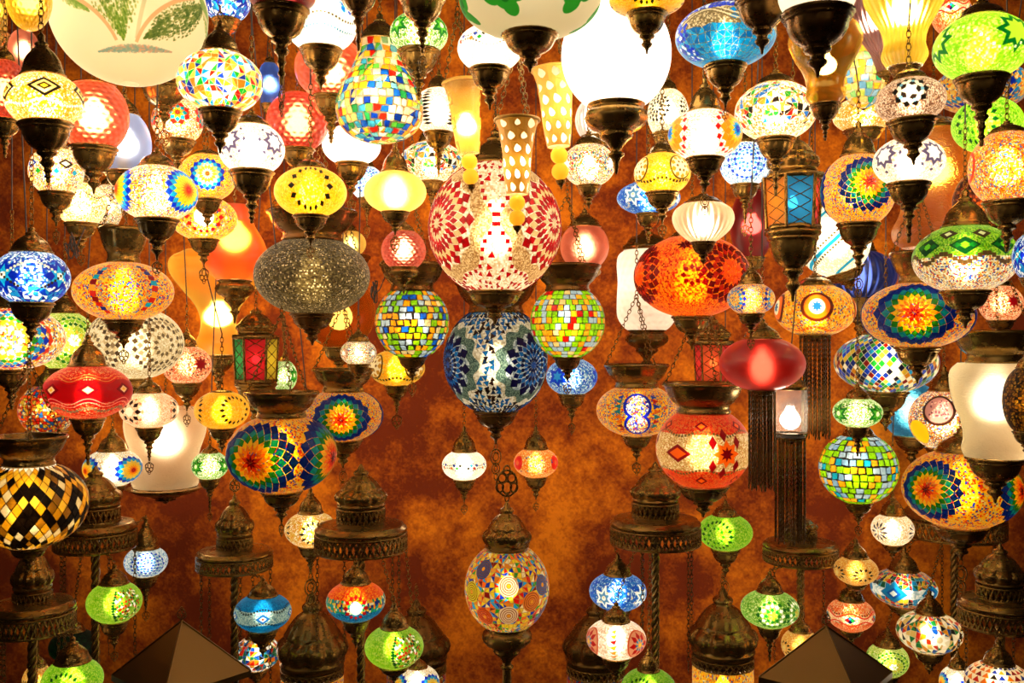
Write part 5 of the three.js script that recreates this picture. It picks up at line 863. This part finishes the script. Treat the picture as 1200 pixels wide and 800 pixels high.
G('amber_olive', 967, 70, 84, 104, 1.75, 'clear olive amber glass lamp with a long bulb inside', { vase: [[22, 18], [38, 34], [42, 48], [36, 66], [24, 88], [21, 104], [23, 114], [16, 122]], bulbY: 76, cup: [34, 165], cap: [40, -6], e: 1.25, orn: 0, bulbR: .7, dark: 1 });
T('pastel:plain', 1012, 78, 56, 96, 2.1, 'tall lamp of large pastel tiles behind the olive amber lamp', { cup: 0, cap: [30, 10], e: 1.12 });
M('bead_white_multi', 909, 131, 94, 62, 1.9, 'white lamp with rows of black, red and blue chips beside the blue disc lamp', { cap: [46, 80], cup: [44, 230], e: 2.00, orn: 0 });
M('gold_diamond', 1012, 134, 70, 36, 2.2, 'yellow bead lamp above the rainbow flower lamp', { cup: [44, 182], e: 1.88, orn: 0 });
M('blue_disc', 850, 43, 116, 66, 1.65, 'wide blue mosaic disc lamp with silver waves', { cap: [56, -2], cup: [48, 128], e: 1.00, orn: 16 });
M('red_flower', 826, 158, 86, 54, 1.8, 'white beaded lamp with orange flowers edged in red and blue', { cap: [38, 88], cup: [44, 225], e: 2.00, orn: 26, trellis: 1 });
G('ruby_deep', 893, -18, 66, 36, 1.5, 'dark glass lamp cut off at the top beside the blue disc lamp', { cup: [60, 64], e: 0.38, orn: 0, dark: 1 });
M('green_star', 1005, 483, 56, 33, 2.28, 'small green lamp with a leaf star resting above the lime tile globe at right', { cap: [28, 448], cup: [26, 535], e: 1.0, orn: 0 });
T('lime_small:plain', 1006, 549, 88, 77, 2.5, 'round globe of lime, amber and sky blue tiles below the small green star lamp', { cup: [32, 615], e: .85, orn: 14, cap: [38, 490] });
T('rainbow_wide:bead_warm', 1126, 572, 130, 86, 2.25, 'large beaded globe with rainbow petal flowers beneath the right frosted vase lamp', { cup: [60, 656], e: .62, orn: 36, trellis: 1, cap: [56, 500] });
G('frost', 1166, 480, 98, 110, 2.05, 'frosted cream vase lamp with etched flowers under a broad brass bowl', { vase: [[40, 425], [48, 434], [49, 452], [44, 474], [36, 496], [34, 514], [36, 526], [33, 535]], bulbY: 470, bowl: [92, 388], cup: [62, 590], e: .9, orn: 0 });
M('violet_circle', 1106, 491, 78, 66, 2.3, 'beaded lamp with a mauve circle and a yellow spot', { cup: [40, 560], e: .9, orn: 0 });
G('cyan_crackle', 1068, 480, 66, 60, 2.55, 'turquoise crackled glass lamp behind the beaded lamp with a mauve circle', { cup: [40, 545], e: .7, orn: 0 });
M('brown_gold', 1203, 468, 52, 74, 1.8, 'dark brown and gold chip lamp cut off beside the frosted vase lamp', { cup: [30, 535], e: .3, orn: 0 });
M('red_star', 1173, 355, 48, 40, 2.35, 'small red and cream lamp behind the cup of the green zigzag globe', { cup: [30, 400], e: 1.0, orn: 0 });
M('blue_star', 1208, 300, 40, 50, 1.9, 'blue mosaic lamp barely showing beside the green zigzag globe', { cup: [24, 350], e: .9, orn: 0 });
M('white_spider', 1046, 620, 48, 34, 2.6, 'cream lamp with a grey spidery star beneath the lime tile globe at right', { cap: [28, 576], cup: [24, 655], e: 1.0, orn: 0, ring: 1118 });
M('gold_bloom', 1003, 668, 50, 30, 2.5, 'small amber lamp with black petals below the lime tile globe at right', { cap: [28, 630], cup: [24, 700], e: .9, orn: 0, ring: 938 });
M('orange_wave', 997, 720, 54, 34, 2.5, 'small white lamp with orange waves and dark diamonds above the right pyramid roof', { cap: [30, 680], cup: [26, 755], e: 1.0, orn: 0, ring: 938 });
M('cyan_diamond', 1059, 688, 74, 40, 2.7, 'pale turquoise lamp with blue diamonds near the right ring stand', { cap: [34, 640], cup: [36, 730], e: .9, orn: 0, ring: 1118 });
M('white_multi', 1089, 740, 73, 44, 2.58, 'cream lamp of mixed chips with a white star below the turquoise diamond lamp', { cap: [32, 690], cup: [34, 790], e: .95, orn: 0, ring: 1118 });
M('green_flower', 1040, 773, 48, 34, 2.75, 'lime lamp with a flower ring beside the right pyramid roof', { cap: [30, 734], cup: [26, 815], e: .9, orn: 0, ring: 1118 });
M('gold_bloom', 938, 756, 44, 34, 2.55, 'small golden lamp behind the right pyramid roof', { cap: [26, 722], cup: [24, 795], e: .8, orn: 0, ring: 938 });
M('green_flowers', 902, 713, 67, 40, 2.5, 'green lamp with white petal flowers near the ring with a bead fringe', { cap: [30, 668], cup: [28, 775], e: .95, orn: 0, ring: 938 });
M('green_ring', 850, 623, 63, 39, 2.55, 'lime green lamp with a ring of dark diamonds under the red lozenge globe', { cap: [30, 585], cup: [32, 676], e: .95, orn: 26, trellis: 1 });
M('tri_bottom', 1170, 800, 74, 46, 2.2, 'cream lamp with red and blue triangles at the foot of the right stand', { cap: [34, 748], cup: [34, 850], e: 1.0, orn: 0, ring: 1172 });
M('flower_side', 1122, 800, 40, 36, 2.4, 'orange flower lamp beside the cream triangle lamp', { cap: [20, 762], cup: [20, 840], e: .9, orn: 0, ring: 1172 });
// foot of the display
M('blue_bloom', 171, 658, 49, 31, 2.62, 'small blue lamp with ringed petals behind the left ring stand', { cap: [30, 604], cup: [28, 715], e: .95, orn: 14, ring: 112 });
M('green_patch', 134, 705, 62, 43, 2.3, 'green lamp with a patch of coloured chips hanging from the left ring stand', { cap: [32, 660], cup: [32, 762], e: .9, orn: 14, ring: 112 });
M('green_ring', 85, 797, 68, 44, 2.0, 'lime green lamp with dark diamond rings hung from the lowest left ring', { cap: [40, 744], cup: [34, 850], e: .95, orn: 0, ring: 38 });
M('green_dark', 86, 756, 54, 34, 2.55, 'unlit dark green lamp behind the left stands', { cap: [26, 722], cup: [26, 800], e: .02, orn: 0, ring: 112 });
M('gold_bloom', 44, 800, 34, 40, 2.2, 'small golden lamp low behind the lime lamp', { cap: [20, 764], cup: [18, 840], e: .8, orn: 0, ring: 38 });
M('cyan_band', 308, 717, 66, 39, 2.35, 'turquoise lamp with a silver band of diamonds', { cap: [34, 676], cup: [34, 770], e: .8, orn: 0, ring: 275 });
M('tri_dark', 301, 765, 54, 36, 2.55, 'small lamp of bold green, yellow and white triangles under the turquoise lamp', { cap: [26, 735], cup: [26, 806], e: .9, orn: 0, ring: 275 });
M('gold_black', 364, 620, 60, 38, 2.5, 'yellow lamp with black petal stars behind the central left ring stand', { cap: [29, 570], cup: [28, 672], e: .95, orn: 36, trellis: 1 });
M('orange_blue', 417, 704, 69, 42, 2.26, 'lamp shading from orange beads to blue with a red petal ring', { cap: [34, 655], cup: [32, 760], e: .9, orn: 0, ring: 423 });
M('green_patch', 462, 757, 69, 44, 2.25, 'green lamp with a patch of coloured chips under the central left ring stand', { cap: [32, 704], cup: [36, 800], e: .9, orn: 0, ring: 423 });
M('flower_side', 489, 799, 52, 36, 2.4, 'small lamp with an orange and blue flower below the green patched lamp', { cap: [24, 768], cup: [24, 835], e: .9, orn: 0, ring: 423 });
M('blue_star_small', 724, 693, 67, 40, 2.5, 'bright blue lamp with white stars beside the central right ring stand', { cap: [32, 648], cup: [30, 750], e: 1.0, orn: 0, ring: 768 });
M('red_cross', 722, 748, 70, 41, 2.32, 'white lamp with red petal medallions below the blue star lamp', { cap: [32, 704], cup: [34, 800], e: 1.0, orn: 0, ring: 768 });
M('green_ring', 760, 805, 64, 40, 2.35, 'dark lime lamp at the foot of the central right ring stand', { cap: [26, 758], cup: [32, 850], e: .6, orn: 0, ring: 768 });
ringStand(112, 618, 640, 92, 58, 545, 2.42, 'brass ring stand with onion dome behind the large diamond-tiled globe', { turn: .2 });
ringStand(38, 712, 736, 94, 46, 630, 2.12, 'lowest brass ring stand at the left under the diamond-tiled globe', { turn: .5, drops: 4 });
ringStand(275, 648, 664, 88, 44, 578, 2.5, 'small brass ring stand beside the left pyramid roof', { finial: 1 });
ringStand(423, 620, 643, 108, 60, 543, 2.38, 'brass ring stand with onion dome left of the centre lamp', { turn: .6 });
ringStand(768, 613, 635, 106, 58, 540, 2.42, 'brass ring stand with onion dome right of the centre lamp', { turn: .3 });
ringStand(938, 639, 656, 86, 40, 600, 2.55, 'brass ring stand under the bead fringe', { drops: 4 });
ringStand(1118, 604, 626, 114, 50, 548, 2.8, 'brass ring stand behind the large beaded globe with two rainbow flowers', {});
ringStand(1172, 708, 731, 92, 56, 636, 2.3, 'brass ring stand with onion dome at the far right', { turn: .5, finial: 1 });
domeLamp(366, 782, 790, 84, 692, 2.5, 'bead_mix', 'standing dome lantern with beaded drum behind the turquoise lamp', { e: .8 });
domeLamp(488, 776, 786, 80, 700, 2.75, 'patch_dark', 'dark standing dome lantern behind the green patched lamp', { e: .25, dark: 1 });
domeLamp(698, 778, 788, 78, 700, 2.78, 'patch_dark', 'dark standing dome lantern behind the white medallion lamp', { e: .25, dark: 1 });
domeLamp(847, 768, 778, 82, 686, 2.5, 'bead_flower_blue', 'standing dome lantern with bright beaded drum right of centre', { e: 1.1 });
pyramid(213, 727, 788, 75, 1.9, 'brown sheet metal pyramid roof lantern at the left foot of the display');
pyramid(968, 733, 790, 77, 1.9, 'brown sheet metal pyramid roof lantern at the right foot of the display');
// centre lamp on its own stem
add(2.45, [[594, 30, 588, 645], ...ellipsoid(594, 688, 99, 90), [594, 30, 732, 770], [594, 9, 770, 1400]], (dd) => {
  const k = dd / F, y = (p) => EYE + (400 - p) * k, g = thing('standing_mosaic_lamp', 'standing lamp with a round mosaic globe of coloured chips and spiral discs', 'lamp', V((594 - 600) * k, 0, -dd));
  const R = 49.5 * k, pts = globeProfile(R, 90 * k, 26 * k, 26 * k, 30), S = new Surface(pts);
  mesh('globe', revolve(pts, 64), thin(new THREE.Color(0xffffff), .84, { map: pattern('centre_mosaic', S.L / S.R), bump: crackTex, bumpScale: .001, glow: .3 }), g, V(0, y(688), 0));
  const dm = mesh('dome', ONION, brass, g, V(0, y(644), 0)); dm.scale.set(27 * k, (y(586) - y(644)) / 2.02, 27 * k);
  const f = mesh('filigree_finial', FILIGREE, brass, g, V(0, y(588), 0)); f.rotation.z = PI; f.scale.setScalar(44 * k / 1.6);
  const c = mesh('cup', CUP_PEAR, brass, g, V(0, y(733), 0)); c.scale.set(29 * k, (y(733) - y(800)) / 2.3, 29 * k);
  mesh('stem', new THREE.CylinderGeometry(.012, .014, y(775), 14), brass, g, V(0, y(775) / 2, 0));
  mesh('foot', revolve([[.15, 0], [.15, .014], [.1, .03], [.03, .05], [.014, .07], [0, .07]], 36), brass, g);
  lightUp(g, V(0, y(690), 0), R, .8, .03);
});

// lamps of the row across the aisle, behind the camera: their light falls on the brass that faces the room
[[-1.25, 2.05, .75], [0, 2.3, .55], [1.25, 2.05, .75]].forEach(([x, y, z], i) => add(9, [[0, 1, -9000, -8990]], () => {
  const g = thing('glass_lamp', ['white opal globe lamp across the aisle at the left wall', 'white opal globe lamp across the aisle on the middle hook', 'white opal globe lamp across the aisle at the right wall'][i], 'lamp', V(x, y, z), 'opal lamps across the aisle');
  mesh('globe', revolve(globeProfile(.1, .19, .04, .04), 32), glassOf('opal'), g);
  const c = mesh('cap', CAP, brass, g, V(0, .094, 0)); c.scale.setScalar(.045);
  const u = mesh('cup', CUP, brass, g, V(0, -.094, 0)); u.scale.setScalar(.045);
  lightUp(g, V(0, 0, 0), .1, 3, .03);
  addCord(g, V(0, .17, 0), V(0, CEIL - y, 0));
}));
// ---------------------------------------------------------------- distances: from front to back, each lamp stands behind those that cover it and clear of all others
specs.sort((a, b) => a.d - b.d);
const box = (s) => s.box ??= [Math.min(...s.cyl.map((c) => c[0] - c[1])), Math.max(...s.cyl.map((c) => c[0] + c[1])), Math.min(...s.cyl.map((c) => c[2])), Math.max(...s.cyl.map((c) => c[3]))];
const covers = (A, B) => A.cyl.some((p) => B.cyl.some((q) => Math.abs(p[0] - q[0]) < (p[1] + q[1]) * .9 && p[2] < q[3] && q[2] < p[3]));
let worst = 0;
for (const s of specs) {
  for (const o of bodies) if (covers(o, s)) s.d = Math.max(s.d, o.d + .01);
  for (let n = 0; n < 300; n++) {
    s.world = scaleCyl(s.cyl, s.d);
    if (!bodies.some((o) => { o.cylNow = { cyl: o.world }; return clash({ cyl: s.world }, o.cylNow); })) break;
    s.d += .005;
  }
  worst = Math.max(worst, s.d + Math.max(...s.world.map((c) => c.r)));
  bodies.push(s);
}
console.log('deepest', worst.toFixed(2), 'lamps', specs.length);
for (const s of specs) s.build(s.d, s);
console.log('cords that touch a lamp', pierced);
let count = 0; scene.traverse((o) => { if (o.isMesh) count++; });
console.log('meshes', count, 'textures', Object.keys(patternCache).length);
renderer.render(scene, camera);
